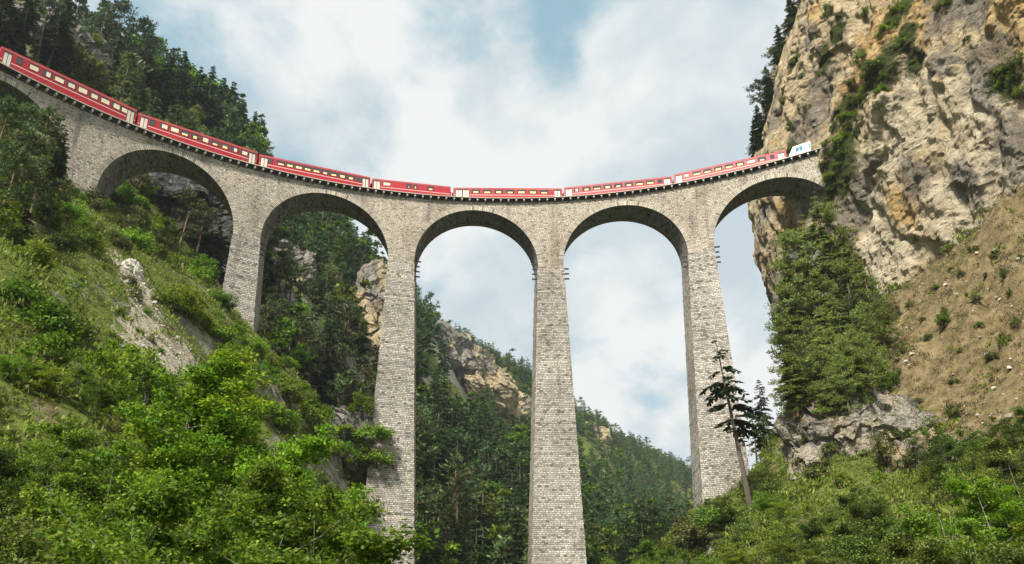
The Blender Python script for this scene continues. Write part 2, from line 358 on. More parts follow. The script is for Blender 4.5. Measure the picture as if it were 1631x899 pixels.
# numpy gradient noise
_rg = np.random.default_rng(11)
_perm = np.concatenate([_rg.permutation(256)] * 3)
_grad = _rg.normal(size=(256, 3)); _grad /= np.linalg.norm(_grad, axis=1)[:, None]
def perlin(P):
    P = np.asarray(P, float); i = np.floor(P).astype(int); f = P - i; u = f * f * f * (f * (f * 6 - 15) + 10); i &= 255
    r = 0
    for a in (0, 1):
        for b in (0, 1):
            for c in (0, 1):
                h = _perm[_perm[_perm[i[..., 0] + a & 255] + i[..., 1] + b & 255] + i[..., 2] + c & 255]
                g = _grad[h]; d = (g * (f - np.array([a, b, c]))).sum(-1)
                wt = (u[..., 0] if a else 1 - u[..., 0]) * (u[..., 1] if b else 1 - u[..., 1]) * (u[..., 2] if c else 1 - u[..., 2])
                r = r + wt * d
    return r * 1.6
def fbm(P, oct=4, gain=.5):
    r = 0; a = 1; P = np.asarray(P, float)
    for k in range(oct): r = r + a * perlin(P + k * 17.3); a *= gain; P = P * 2.03
    return r
def ridged(P, oct=4, gain=.5):
    r = 0; a = 1; P = np.asarray(P, float)
    for k in range(oct): r = r + a * (1 - 2 * np.abs(perlin(P + k * 9.1))); a *= gain; P = P * 2.07
    return r

_cj = _rg.random((256, 3)); _cv = _rg.normal(size=256); _cg = _rg.normal(size=(256, 3))
def facets(P, tilt=.6):                       # blocky, planar-faced broken rock
    P = np.asarray(P, float); sh = P.shape[:-1]; P = P.reshape(-1, 3); i0 = np.floor(P).astype(int)
    best = np.full(len(P), 1e9); val = np.zeros(len(P))
    for a in (-1, 0, 1):
        for b in (-1, 0, 1):
            for c in (-1, 0, 1):
                i = (i0 + np.array([a, b, c])); j = i & 255; h = _perm[_perm[_perm[j[:, 0]] + j[:, 1]] + j[:, 2]]
                o = P - (i + _cj[h]); d = (o * o).sum(1); m = d < best
                val = np.where(m, _cv[h] * .6 + tilt * (o * _cg[h]).sum(1), val); best = np.where(m, d, best)
    return val.reshape(sh)
# ------------------------------------------------------------------ viaduct numbers
R0 = 100.; DA = .2722; A4 = -.127; SL = .0257; CR = 2.40; SP = 2.326; TH = 5.654; TP = .0353; TN = .0211
ZO = 96.97
HS = DA * R0 / 2 - SP
RN, RF = R0 - TH / 2, R0 + TH / 2
AA = lambda k: A4 + (k - 4) * DA
def pol(a, r, z): return np.array([r * math.sin(a), r * math.cos(a), z])
def skew(a): return np.interp(a, [-1.08, -.8075, -.535, -.263, .009, .281, .5535], [-.27, -.20, -.12, -.035, -.09, -.04, .05])
def pos_(a, r, z):                            # the side walls are not quite radial
    if r <= RN: return pol(a, r, z)
    er = np.array([math.sin(a), math.cos(a), 0]); et = np.array([er[1], -er[0], 0]); d = float(skew(a)) - a
    return RN * er + (r - RN) * (er + math.tan(d) * et) + np.array([0, 0, z])
def zf(a): return float(1 + .30 * np.clip((-a - .15) / .6, 0, 1.25))
def zline(a): return ZO + SL * a * R0
def ztop(a): return zline(a) + float(np.interp(a, [-1.0, -.7, -.45, -.1, .1, .25, .45], [-.95, -.95, -.85, -.62, -.5, -.25, 0]))
def zspring(k): return zline(AA(k)) - CR - HS

# ------------------------------------------------------------------ terrain (setting)
CTRL = [(385, 508, 149), (140, 322, 141), (200, 430, 110), (260, 560, 95), (100, 480, 88), (0, 400, 78), (400, 610, 118), (0, 600, 52), (200, 720, 50), (470, 775, 110), (540, 755, 145),
 (0, 250, 115), (60, 330, 105), (300, 330, 190), (250, 300, 205), (0, 40, 185), (130, 80, 215), (230, 160, 240), (400, 250, 270), (350, 430, 185), (470, 480, 200), (560, 440, 290), (500, 600, 190), (570, 640, 200),
 (690, 540, 400), (690, 760, 260), (760, 880, 235), (800, 760, 400), (855, 625, 540), (930, 680, 650), (1000, 720, 780), (1100, 768, 930), (950, 880, 420), (1080, 870, 600), (830, 690, 480),
 (1200, 765, 146), (1270, 660, 143), (1330, 580, 148), (1400, 480, 152), (1430, 430, 153), (1500, 400, 144), (1631, 335, 126), (1500, 610, 118), (1631, 560, 112), (1450, 770, 100), (1280, 795, 106), (1620, 800, 70), (1180, 862, 110), (1060, 912, 125), (1350, 880, 80), (1110, 845, 147), (1150, 835, 138)]
XY = [(-6, -55, 0), (-20, -40, 1.5), (8, -40, 1), (0, 0, 5), (0, 40, 11), (-15, 40, 14), (.9, 100, 22), (-26, 96.6, 23), (-22, 78, 18), (27.8, 96.1, 37.5), (-10, 70, 17), (15, 70, 20), (-5, 150, 34), (15, 160, 34), (15, 130, 27), (32, 122, 33), (45, 160, 40), (80, 190, 46), (30, 230, 50), (70, 300, 66), (130, 420, 90), (220, 600, 120),
 (-88, 47, 90), (-110, 30, 98), (-120, 70, 118), (-60, -50, 18), (-90, 0, 60), (-100, -80, 40), (20, -40, 5), (45, -30, 18), (70, 0, 40), (85, 40, 75), (90, -60, 40), (110, 90, 100), (75, 110, 85), (80, 140, 60), (0, -85, -2),
 (-300, 200, 260), (-250, 60, 210), (-250, 400, 300), (-150, 600, 320), (-150, 900, 330), (100, 1150, 300), (300, 1150, 260), (330, 800, 150), (-420, 600, 380), (-420, 1100, 380)]
CP = np.array([at(*p) for p in CTRL] + [np.array(p, float) for p in XY])
def _solve():
    d = np.hypot(CP[:, None, 0] - CP[None, :, 0], CP[:, None, 1] - CP[None, :, 1]); n = len(CP)
    K = -np.sqrt(d * d + 25) - np.eye(n); Q = np.c_[np.ones(n), CP[:, :2]]
    return np.linalg.solve(np.block([[K, Q], [Q.T, np.zeros((3, 3))]]), np.r_[CP[:, 2], 0, 0, 0])
_w = _solve()
def H0(x, y):
    x = np.asarray(x, float); y = np.asarray(y, float); o = _w[-3] + _w[-2] * x + _w[-1] * y
    for (a, b, _), k in zip(CP, _w): o = o - k * np.sqrt((x - a) ** 2 + (y - b) ** 2 + 25)
    return o
def Hh(x, y):
    x = np.asarray(x, float); y = np.asarray(y, float); P = np.stack([x, y, np.zeros_like(x)], -1)
    dist = np.hypot(x - CAM[0], y - CAM[1]); far = np.clip((dist - 150) / 250, 0, 1)
    z = H0(x, y)
    near = np.clip((dist - 5) / 25, 0, 1)
    z = z + near * (1.0 * fbm(P / 11, 3) + .55 * ridged(P / 5 + 3, 3) * .5) + far * (5 * ridged(P / 60, 3) - 2)
    return z
def axis(a, b, c, d, fine, grow):
    o = list(np.arange(b, c, fine)); s = fine; x = o[-1]
    while x < d: s *= grow; x += s; o.append(x)
    s = fine; x = b; pre = []
    while x > a: s *= grow; x -= s; pre.append(x)
    return np.array(pre[::-1] + o)
gx = axis(-430, -105, 78, 340, 1.1, 1.05); gy = axis(-88, -58, 185, 1180, 1.1, 1.03)
GX, GY = np.meshgrid(gx, gy, indexing='ij')
GZ = Hh(GX, GY)
sx_ = np.hypot(np.gradient(GZ, gx, axis=0), np.gradient(GZ, gy, axis=1)); st_ = np.clip((sx_ - .95) / .8, 0, 1) * (np.hypot(GX - CAM[0], GY - CAM[1]) < 260)
PG = np.stack([GX, GY, GZ], -1)
GZ = GZ + st_ * (1.3 * facets(PG / 4.2 + 60) + .6 * facets(PG / 1.9 + 20))
mb = MB(); mb.grid(np.stack([GX, GY, GZ], -1))
hill_me = mb.mesh('hillside', M_ground, smooth=True)
hill = link('hillside', hill_me); tag(hill, 'steep green valley sides on both banks below and behind the viaduct', 'hillside', kind='structure')
# the footprints of the bare scree: a pale gully on the left bank, a brown slope under the cliff
def along(line, wd):
    P = np.array([at(*p)[:2] for p in line]); x = GX.ravel(); y = GY.ravel(); best = np.full(x.shape, 1e9)
    for a, b in zip(P[:-1], P[1:]):
        ab = b - a; t = np.clip(((x - a[0]) * ab[0] + (y - a[1]) * ab[1]) / (ab @ ab), 0, 1)
        best = np.minimum(best, np.hypot(x - a[0] - t * ab[0], y - a[1] - t * ab[1]))
    return np.clip(1.25 - best / wd, 0, 1)
k1 = np.maximum(along([(195, 420, 111), (225, 470, 105), (235, 540, 97), (212, 590, 90), (200, 640, 82), (262, 640, 88), (300, 600, 98)], 3.0), along([(560, 690, 148), (590, 760, 150)], 5))
k2 = np.maximum.reduce([along([(1600, 380, 126), (1560, 480, 120), (1480, 580, 120), (1450, 590, 122), (1460, 500, 136)], 12), along([(1660, 420, 122), (1650, 600, 108)], 14), along([(1540, 640, 112), (1640, 640, 104)], 7)])
for nm, k in (('pale_scree', k1), ('brown_scree', k2)):
    a = hill_me.attributes.new(nm, 'FLOAT', 'POINT'); a.data.foreach_set('value', k.astype(np.float32))

# the limestone cliff on the right bank
def spline(pts, n):
    pts = np.array(pts, float); t = np.arange(len(pts)); tt = np.linspace(0, len(pts) - 1, n); out = np.zeros((n, pts.shape[1]))
    m = np.gradient(pts, axis=0); i = np.clip(tt.astype(int), 0, len(pts) - 2); f = (tt - i)[:, None]
    h0 = 2 * f**3 - 3 * f**2 + 1; h1 = f**3 - 2 * f**2 + f; h2 = -2 * f**3 + 3 * f**2; h3 = f**3 - f**2
    return h0 * pts[i] + h1 * m[i] + h2 * pts[i + 1] + h3 * m[i + 1]
def resample(P, n):
    s = np.r_[0, np.cumsum(np.hypot(*np.diff(P[:, :2], axis=0).T))]; t = np.linspace(0, s[-1], n)
    return np.stack([np.interp(t, s, P[:, k]) for k in range(P.shape[1])], 1)
# plan: x, y, weight of the nose profile
plan = resample(spline([(110, 185, 1), (74, 160, 1), (54, 138, 1), (44.8, 122, 1), (43.0, 112, 1), (44.3, 99, .85), (46.1, 88.5, .25), (50.8, 75, .15), (58, 61, .05), (63.5, 47, 0), (73, 28, 0), (84, 4, 0), (100, -25, 0)], 300), 620)
zs = np.linspace(32, 175, 440)
edge = [(1300, -60), (1262, 20), (1243, 80), (1225, 150), (1212, 200), (1204, 260), (1202, 320), (1212, 370), (1236, 430), (1262, 500), (1290, 560)]
E = np.array([at(a, b, 172) for a, b in edge]); E = E[np.argsort(E[:, 2])]
x98 = np.interp(98, E[:, 2], E[:, 0]); nose = np.interp(zs, E[:, 2], E[:, 0]) - x98
nose += np.where(zs > E[-1, 2], (zs - E[-1, 2]) * .35, 0)
face = np.where(zs > 98, (zs - 98) * .16, (98 - zs) * .06)
U, V = len(plan), len(zs)
off = plan[:, 2:3] * nose[None] + (1 - plan[:, 2:3]) * face[None]
tn = np.gradient(plan[:, :2], axis=0); nrm = np.stack([tn[:, 1], -tn[:, 0]], 1); nrm /= np.linalg.norm(nrm, axis=1)[:, None]   # points out of the rock (towards -x)
if nrm[:, 0].mean() > 0: nrm = -nrm
PX = np.zeros((U, V, 3)); PX[..., 0] = plan[:, 0:1] + off; PX[..., 1] = plan[:, 1:2]; PX[..., 2] = zs[None]
Q = PX * np.array([1, 1, .42])
SV = np.array([1, 1, .5])
warp = 1.3 * np.stack([fbm(PX / 9 + 3, 2), fbm(PX / 9 + 50, 2), fbm(PX / 9 + 90, 2)], -1)
W_ = PX + warp
gul = ridged((PX + 2.2 * warp) * np.array([1, 1, .16]) / 8.5 + 14, 2, .35); gul = np.clip(gul - .62, 0, 1) / .7 + .35 * np.clip(ridged((PX + 1.2 * warp) * np.array([1, 1, .13]) / 3.6 + 40, 2, .4) - .6, 0, 1)
dsp = 2.4 * fbm(Q / 22, 2) + 1.25 * facets(W_ * SV / 11) + .9 * ridged(PX * np.array([1, 1, .4]) / 10 + 5, 2) - .4 - 2.0 * gul + .50 * facets(W_ * np.array([1, 1, .7]) / 4.6 + 9) + .34 * facets(W_ * np.array([1, 1, .8]) / 2.0 + 4) + .48 * ridged((PX + .6 * warp) * np.array([1, 1, .6]) / 3.6, 4, .6) - .4 + .30 * fbm(PX / 1.3, 3)
for _ in range(1):
    dsp[1:-1, 1:-1] = (dsp[1:-1, 1:-1] * 4 + dsp[2:, 1:-1] + dsp[:-2, 1:-1] + dsp[1:-1, 2:] + dsp[1:-1, :-2]) / 8
portal = np.hypot(PX[..., 0] - 50, (PX[..., 1] - 87) * .8)[..., None] * 0 + np.clip((np.sqrt((PX[..., 1] - 87) ** 2 + (PX[..., 2] - 97) ** 2) - 4) / 10, .12, 1)[..., None]
calm = np.clip((PX[..., 0:1] - 50) / 8, 0, 1)[..., 0] * .38
dsp = dsp * portal[..., 0] * (1 - calm) + .16 * facets(PX * np.array([1, 1, .9]) / .95 + 2) + .12 * fbm(PX / .7, 2)
edgew = np.clip(1 - .55 * plan[:, 2:3], .45, 1)
PX[..., :2] += (dsp * edgew)[..., None] * nrm[:, None]
PX[..., 2] += .5 * fbm(PX / 4 + 31, 2)
mb = MB(); mb.grid(PX); cliff_me = mb.mesh('cliff', M_cliff, smooth=False)
cliff = link('cliff', cliff_me); tag(cliff, 'towering cream and grey limestone cliff at the right end of the viaduct', 'cliff', kind='structure')

def bvh_of(*mes):
    vs = []; ps = []; n = 0
    for me, mat in mes:
        v = np.zeros(len(me.vertices) * 3, np.float32); me.vertices.foreach_get('co', v); v = v.reshape(-1, 3)
        if mat is not None: v = v @ np.array(mat.to_3x3()).T + np.array(mat.translation)
        q = np.zeros(len(me.loops), np.int32); me.loops.foreach_get('vertex_index', q); q = q.reshape(-1, 4) + n
        vs += v.tolist(); ps += q.tolist(); n += len(v)
    return BVHTree.FromPolygons(vs, ps)
BV_hill = bvh_of((hill_me, None)); BV = bvh_of((hill_me, None), (cliff_me, None))
def ground(x, y, bv=None):
    h = (bv or BV_hill).ray_cast(Vector((x, y, 900)), Vector((0, 0, -1)))
    return h[0].z if h[0] else 0.0
def look(px, py):                            # first rock or ground along a sight line
    h = BV.ray_cast(Vector(CAM), Vector(sight(px, py))); return h
def seen(p, slack=2.0, bv=None):
    v = Vector(p) - Vector(CAM); L = v.length; h = (bv or BV).ray_cast(Vector(CAM), v.normalized(), L - slack)
    return h[0] is None

vv = PX.reshape(-1, 3)
def stain(name, spots):
    k = np.zeros(len(vv))
    for px, py, r in spots:
        h = look(px, py)
        if h[0] is None: continue
        d = (vv - np.array(h[0])) * np.array([1, 1, .75]); k = np.maximum(k, np.clip(1.2 - np.linalg.norm(d, axis=1) / r, 0, 1))
    a = cliff_me.attributes.new(name, 'FLOAT', 'POINT'); a.data.foreach_set('value', k.astype(np.float32))
stain('ochre', [(1400, 50, 8), (1385, 105, 7), (1470, 25, 6), (1615, 50, 8), (1365, 150, 5), (1250, 360, 6), (1300, 20, 4), (1440, 330, 4)])
stain('pale', [(1415, 400, 9), (1400, 330, 6), (1450, 165, 9), (1425, 235, 7), (1560, 245, 9), (1260, 340, 6), (1605, 310, 7), (1350, 215, 3), (1525, 330, 7), (1540, 160, 6)])
stain('weathered', [(1500, 95, 4), (1585, 95, 6), (1582, 130, 5), (1605, 235, 5), (1345, 340, 6), (1312, 130, 5), (1308, 180, 5), (1290, 60, 4), (1452, 290, 4), (1540, 292, 4), (1240, 90, 5), (1332, 262, 5), (1500, 20, 5), (1560, 10, 5), (1232, 190, 4), (1270, 220, 5), (1360, 300, 4), (1290, 320, 5), (1240, 150, 4), (1390, 270, 3)])
stain('mossy', [(1402, 108, 4), (1380, 142, 4.5), (1352, 172, 4), (1345, 230, 4), (1335, 285, 5), (1430, 20, 4), (1442, 60, 3.5), (1460, 100, 3), (1605, 135, 4), (1262, 110, 3), (1260, 240, 3), (1330, 50, 4), (1310, 90, 3), (1420, 80, 3)])
# rock outcrops
def outcrop(name, label, px, py, dist, size, mat, seed, amp=1.0, sink=.35, res=60, rot=0.0, lean=0.0):
    c = at(px, py, dist); sx, sy, sz = size
    g = np.tan(np.linspace(-np.pi / 4, np.pi / 4, res)); u, v = np.meshgrid(g, g, indexing='ij'); o1 = np.ones_like(u)
    D = np.stack([np.stack(f, -1) for f in ((o1, u, v), (-o1, -u, v), (-u, o1, v), (u, -o1, v), (-v, u, o1), (v, u, -o1))])
    D = D / ((np.abs(D) ** 3.2).sum(-1) ** (1 / 3.2))[..., None]
    P = D * np.array([sx, sy, sz]) * .5
    s = min(sx, sz)
    q = P + seed * 13.7
    name_smooth = mat.name == 'pale_crag'
    k = amp * (s * .12 * fbm(q / (s * .5), 2) + s * (.03 if name_smooth else .07) * facets((q + .05 * s * np.stack([fbm(q / s * 4, 2)] * 3, -1)) * np.array([1, 1, 1.3]) / (s * .27)) + s * .036 * facets(q * np.array([1, 1, .8]) / (s * .15)) + .012 * s * ridged(q / (s * .12), 2) + .012 * s * fbm(q / (s * .05), 3))
    P = P + D / np.linalg.norm(D, axis=-1)[..., None] * k[..., None]
    P[..., 0] += lean * P[..., 2]
    mb = MB()
    for f in P: mb.grid(f)
    me = mb.mesh(name, mat, smooth=False)
    o = link(name, me); o.location = c + np.array([0, sy * sink, 0]); o.rotation_euler = (0, 0, rot)
    tag(o, label, 'rock'); return o
OUT = [
 outcrop('rock_outcrop', 'broad grey and cream crag at the foot of the brown scree slope', 1393, 698, 112, (16.5, 10, 12.5), M_crag, 1, rot=-.25, lean=-.15, res=130, sink=.48),
 outcrop('rock_outcrop', 'low cream rock shoulder just right below the broad grey crag', 1485, 735, 103, (7, 5, 5.5), M_buff, 2, rot=-.4),
 outcrop('rock_outcrop', 'dark grey rock wall framed by the leftmost full arch', 285, 352, 178, (36, 13, 27), M_schist, 3, rot=.35, res=110, sink=-.12),
 outcrop('rock_outcrop', 'tan rock wall beside the tall pillar, seen through the second full arch', 597, 505, 238, (14, 8, 36), M_buff, 4, amp=.6, rot=.3, res=90, sink=.45),
 outcrop('rock_outcrop', 'small grey bluff high behind the short pillar on the left bank', 455, 430, 205, (11, 8, 13), M_grey, 5, rot=.3),
 outcrop('rock_outcrop', 'long dark overhanging ledge at the top of the far slope', 693, 545, 395, (34, 16, 22), M_grey, 6, rot=.5, lean=-.3),
 outcrop('rock_outcrop', 'pale buff cliff band below the dark ledge on the far slope', 762, 600, 430, (38, 16, 24), M_buff, 7, rot=.6, lean=-.5),
 outcrop('rock_outcrop', 'pale buff rock face nearest the middle pillar on the far slope', 808, 655, 455, (20, 12, 22), M_buff, 8, rot=.4),
 outcrop('rock_outcrop', 'grey slab low on the far slope between the two tall pillars', 715, 770, 258, (12, 8, 14), M_grey, 9, rot=.4, lean=-.4),
 outcrop('rock_outcrop', 'small buff scar low on the far slope beside the middle pillar', 765, 860, 240, (8, 6, 8), M_buff, 10, rot=.2, lean=-.5),
 outcrop('rock_outcrop', 'tilted grey slab on the left bank beside the tall pillar foot', 560, 700, 150, (10, 7, 9), M_grey, 11, rot=.5, lean=-.6),
 outcrop('rock_outcrop', 'white sunlit boulder face at the top of the pale gully', 207, 442, 109, (2.4, 1.8, 4.2), plain('white_rock', (.46, .44, .39), .9, var=.35), 12, rot=.6, lean=-.2, sink=.1),
 outcrop('rock_outcrop', 'buff rock just right of the middle pillar on the far skyline', 945, 700, 640, (22, 12, 24), M_buff, 13, rot=.4),
 outcrop('rock_outcrop', 'mossy grey rock band above the first carriage', 70, 60, 192, (22, 10, 12), M_grey, 14, rot=.5, lean=-.3),
 outcrop('rock_outcrop', 'mossy rock spur carrying the conifers below the right end of the deck', 1332, 520, 151, (15, 10, 30), M_grey, 16, rot=-.3, res=90, sink=.2, lean=.06),
 outcrop('rock_outcrop', 'reddish grey rock behind the right side of the leftmost full arch', 345, 370, 190, (10, 8, 14), M_buff, 15, rot=.3),
]

bpy.context.view_layer.update()
BV_rock = bvh_of((hill_me, None), (cliff_me, None), *[(o.data, o.matrix_world) for o in OUT])
def look(px, py):
    return BV_rock.ray_cast(Vector(CAM), Vector(sight(px, py)))
# ------------------------------------------------------------------ viaduct
via = bpy.data.objects.new('viaduct', None); COL.objects.link(via); via.location = (0, 100, ZO)
tag(via, 'curved pale stone railway viaduct on tall tapering pillars across the gorge', 'viaduct')
VM = Matrix.Translation((0, -100, -ZO))
def vlink(name, me, label=None, parent=None):
    o = link(name, me, parent or via)
    if parent is None: me.transform(VM)
    if label: o['label'] = label
    return o
pname = {1.5: 'pillar standing on the left bank', 2.5: 'short pillar on the green left slope', 3.5: 'tall bright pillar', 4.5: 'tallest middle pillar', 5.5: 'pillar on the right bank'}
zpt = {}
for j in (.5, 1.5, 2.5, 3.5, 4.5, 5.5, 6.5):
    a, b = j - .5, j + .5
    zpt[j] = min(zspring(a), zspring(b))
# arches with spandrels
for k in range(1, 7):
    a0 = AA(k); hs = HS / R0; zc = zspring(k)
    mb = MB()
    ph = np.linspace(0, np.pi, 57); th = a0 - hs * np.cos(ph); zb = zc + HS * np.sin(ph)
    la = np.linspace(a0 - DA / 2, a0 - hs, 4)[:-1]; ra = np.linspace(a0 + hs, a0 + DA / 2, 4)[1:]
    TT = np.r_[la, [a0 - hs], th, [a0 + hs], ra]
    ZB = np.r_[[zpt[k - .5]] * 4, zb, [zpt[k + .5]] * 4]
    if k == 6: ok_ = TT <= .506; TT = TT[ok_]; ZB = ZB[ok_]
    for r, sgn in ((RN, 1), (RF, -1)):
        rows = 7
        P = np.zeros((len(TT), rows, 3)); uv = np.zeros((len(TT), rows, 2))
        for i, (t, z0) in enumerate(zip(TT, ZB)):
            for j in range(rows):
                z = z0 + (ztop(t) - z0) * j / (rows - 1)
                P[i, j] = pos_(t, r, z); uv[i, j] = (t * r + k * 3.3, z)
        if sgn < 0: P = P[::-1]; uv = uv[::-1]
        mb.grid(P, 0, uv)
    # intrados
    TI = np.r_[[a0 - hs], th, [a0 + hs]]; ZI = np.r_[zpt[k - .5], zb, zpt[k + .5]]
    if k == 6: ok_ = TI <= .506; TI = TI[ok_]; ZI = ZI[ok_]
    arc_len = np.r_[0, np.cumsum(np.hypot(np.diff(TI) * R0, np.diff(ZI)))]
    P = np.zeros((len(TI), 5, 3)); uv = np.zeros((len(TI), 5, 2))
    for i in range(len(TI)):
        for j in range(5):
            r = RF + (RN - RF) * j / 4; P[i, j] = pos_(TI[i], r, ZI[i]); uv[i, j] = (r, arc_len[i])
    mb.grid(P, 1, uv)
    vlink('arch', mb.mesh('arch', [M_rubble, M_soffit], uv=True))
    # voussoir ring, a little proud of the spandrel
    if k == 6: ph = ph[th <= .506]
    mb = MB(); P = np.zeros((len(ph), 4, 3)); uv = np.zeros((len(ph), 4, 2))
    for i, f in enumerate(ph):
        for j, (rr, dr) in enumerate(((HS, 0.05), (HS, -.06), (HS + .85, -.06), (HS + .85, .05))):
            P[i, j] = pol(a0 - rr / R0 * math.cos(f), RN + dr, zc + rr * math.sin(f)); uv[i, j] = (f * HS, [0, .1, .95, 1.1][j])
    mb.grid(P[::-1], 0, uv[::-1]); vlink('arch_ring', mb.mesh('arch_ring', M_ring, uv=True))
# pillars
prng = np.random.default_rng(5)
for j in (1.5, 2.5, 3.5, 4.5, 5.5):
    a = AA(j); zt = zpt[j]; c = pol(a, 1, 0); er = np.array([c[0], c[1], 0]); et = np.array([er[1], -er[0], 0])
    gz = min(ground(*(er * r)[:2]) for r in (RN - 3, R0, RF + 3)); zlow = min(gz - 5, zt - 6)
    nz = int((zt - zlow) / .42) + 1; zz = np.linspace(zlow, zt, nz)
    mb = MB()
    dz = zt - zz; hw = SP + TP * dz; rn = RN - TN * dz - .004; rf = RF + TN * dz + .004
    jit = lambda: prng.normal(0, .028, nz) * (dz > .5)
    hl = hw + jit(); hr = hw + jit(); rn = rn + jit(); rf = rf + jit()
    hl2 = hw + jit(); hr2 = hw + jit()
    tk = math.tan(float(skew(a)) - a); sh = lambda r: np.maximum(0, r - RN) * tk
    corner = [np.stack([er[0] * r + et[0] * (s + sh(r)), er[1] * r + et[1] * (s + sh(r)), zz], 1) for r, s in ((rn, -hl), (rn, hr), (rf, hr2), (rf, -hl2))]
    for q in range(4):
        A_, B_ = corner[q], corner[(q + 1) % 4]; n = 7
        f = np.linspace(0, 1, n); P = A_[None] * (1 - f[:, None, None]) + B_[None] * f[:, None, None]
        wd = np.linalg.norm(B_ - A_, axis=1); uv = np.stack([(f[:, None] - .5) * wd[None] + 40 * q + 11 * j, np.broadcast_to(zz[None], (n, nz))], -1)
        mb.grid(P, 0, uv)
    p = vlink('pillar', mb.mesh('pillar', M_pier, uv=True), 'tapering stone ' + pname[j])
# left abutment wall
mb = MB(); an = np.linspace(-1.32, AA(.5), 14)
for r, sg in ((RN, 1), (RF, -1)):
    P = np.array([[pol(t, r, z) for z in np.linspace(60, ztop(t), 8)] for t in an]); uv = np.array([[(t * r, z) for z in np.linspace(60, ztop(t), 8)] for t in an])
    mb.grid(P if sg > 0 else P[::-1], 0, uv if sg > 0 else uv[::-1])
P = np.array([[pol(AA(.5), r, z) for z in np.linspace(60, zpt[.5], 6)] for r in (RN, RF)]); uv = np.array([[(r, z) for z in np.linspace(60, zpt[.5], 6)] for r in (RN, RF)])
mb.grid(P, 0, uv)
vlink('abutment', mb.mesh('abutment', M_rubble, uv=True))
# deck slab, ballast, rails
SLAB0, SLAB1, OVH = .42, .55, .84
def ring_strip(prof, mat, name, a0=-1.32, a1=.60, n=150, smooth=False):
    ts = np.linspace(a0, a1, n); P = np.array([[pol(t, r, ztop(t) + z * zf(t)) for r, z in prof] for t in ts])
    mb = MB(); mb.grid(P); return vlink(name, mb.mesh(name, mat, smooth))
ring_strip([(RN, .0), (RN, SLAB0), (RN - OVH, SLAB0), (RN - OVH, SLAB1), (RN - OVH + .25, SLAB1), (RN - OVH + .25, SLAB1 - .12), (RF + OVH - .25, SLAB1 - .12), (RF + OVH - .25, SLAB1), (RF + OVH, SLAB1), (RF + OVH, SLAB0), (RF, SLAB0), (RF, 0), (RN, 0)], M_slab, 'deck')
ring_strip([(RN - .01, -.02), (RN - .012, SLAB0 - .004), (RN - OVH + .05, SLAB0 - .004)], plain('painted_shade_stone', (.045, .04, .036), .95), 'deck_soffit_shade')  # near-black colour paints the shade under the slab and behind the corbels
ring_strip([(R0 - 2.0, SLAB1 - .11), (R0 - 1.5, .62), (R0 + 1.5, .62), (R0 + 2.0, SLAB1 - .11)], M_ballast, 'ballast_bed')
for s in (-.5, .5):
    ring_strip([(R0 + s - .035, .60), (R0 + s - .035, .74), (R0 + s + .035, .74), (R0 + s + .035, .60)], M_rail, 'rail')
cm = MB().box((-.14, -.70, .08), (.14, .12, .38)).mesh('corbel', M_corbel)
for i in range(100):
    a = .520 - i * .0147
    o = link('corbel', cm, via); p = pol(a, RN, ztop(a)); o.location = p - np.array([0, 100, ZO]); o.rotation_euler = (0, 0, -a); o.scale = (1, 1, zf(a))
# old scaffold stub beams left in the pillars
bm_ = MB().box((0, -.11, -.11), (1.15, .11, .11)).mesh('stub_beam', M_iron)
for j in (1.5, 2.5, 3.5, 4.5, 5.5):
    a = AA(j)
    for sg in (-1, 1):
        for q, z in enumerate((.9, -.1, -1.1, -2.1)):
            if q == 0 and (j * 2 + sg) % 4 > 1: continue
            for dr in (.7,):
                h = SP + max(0, -z) * TP - .25; zz = zpt[j] + z
                if z > 0: h = SP - .05
                tk = math.tan(float(skew(a)) - a); p = pol(a, RN + dr, zz) + np.array([math.cos(a), -math.sin(a), 0]) * (sg * h + dr * tk)
                o = link('stub_beam', bm_, via); o.location = p - np.array([0, 100, ZO]); o.rotation_euler = (0, 0, -a + (math.pi if sg < 0 else 0))

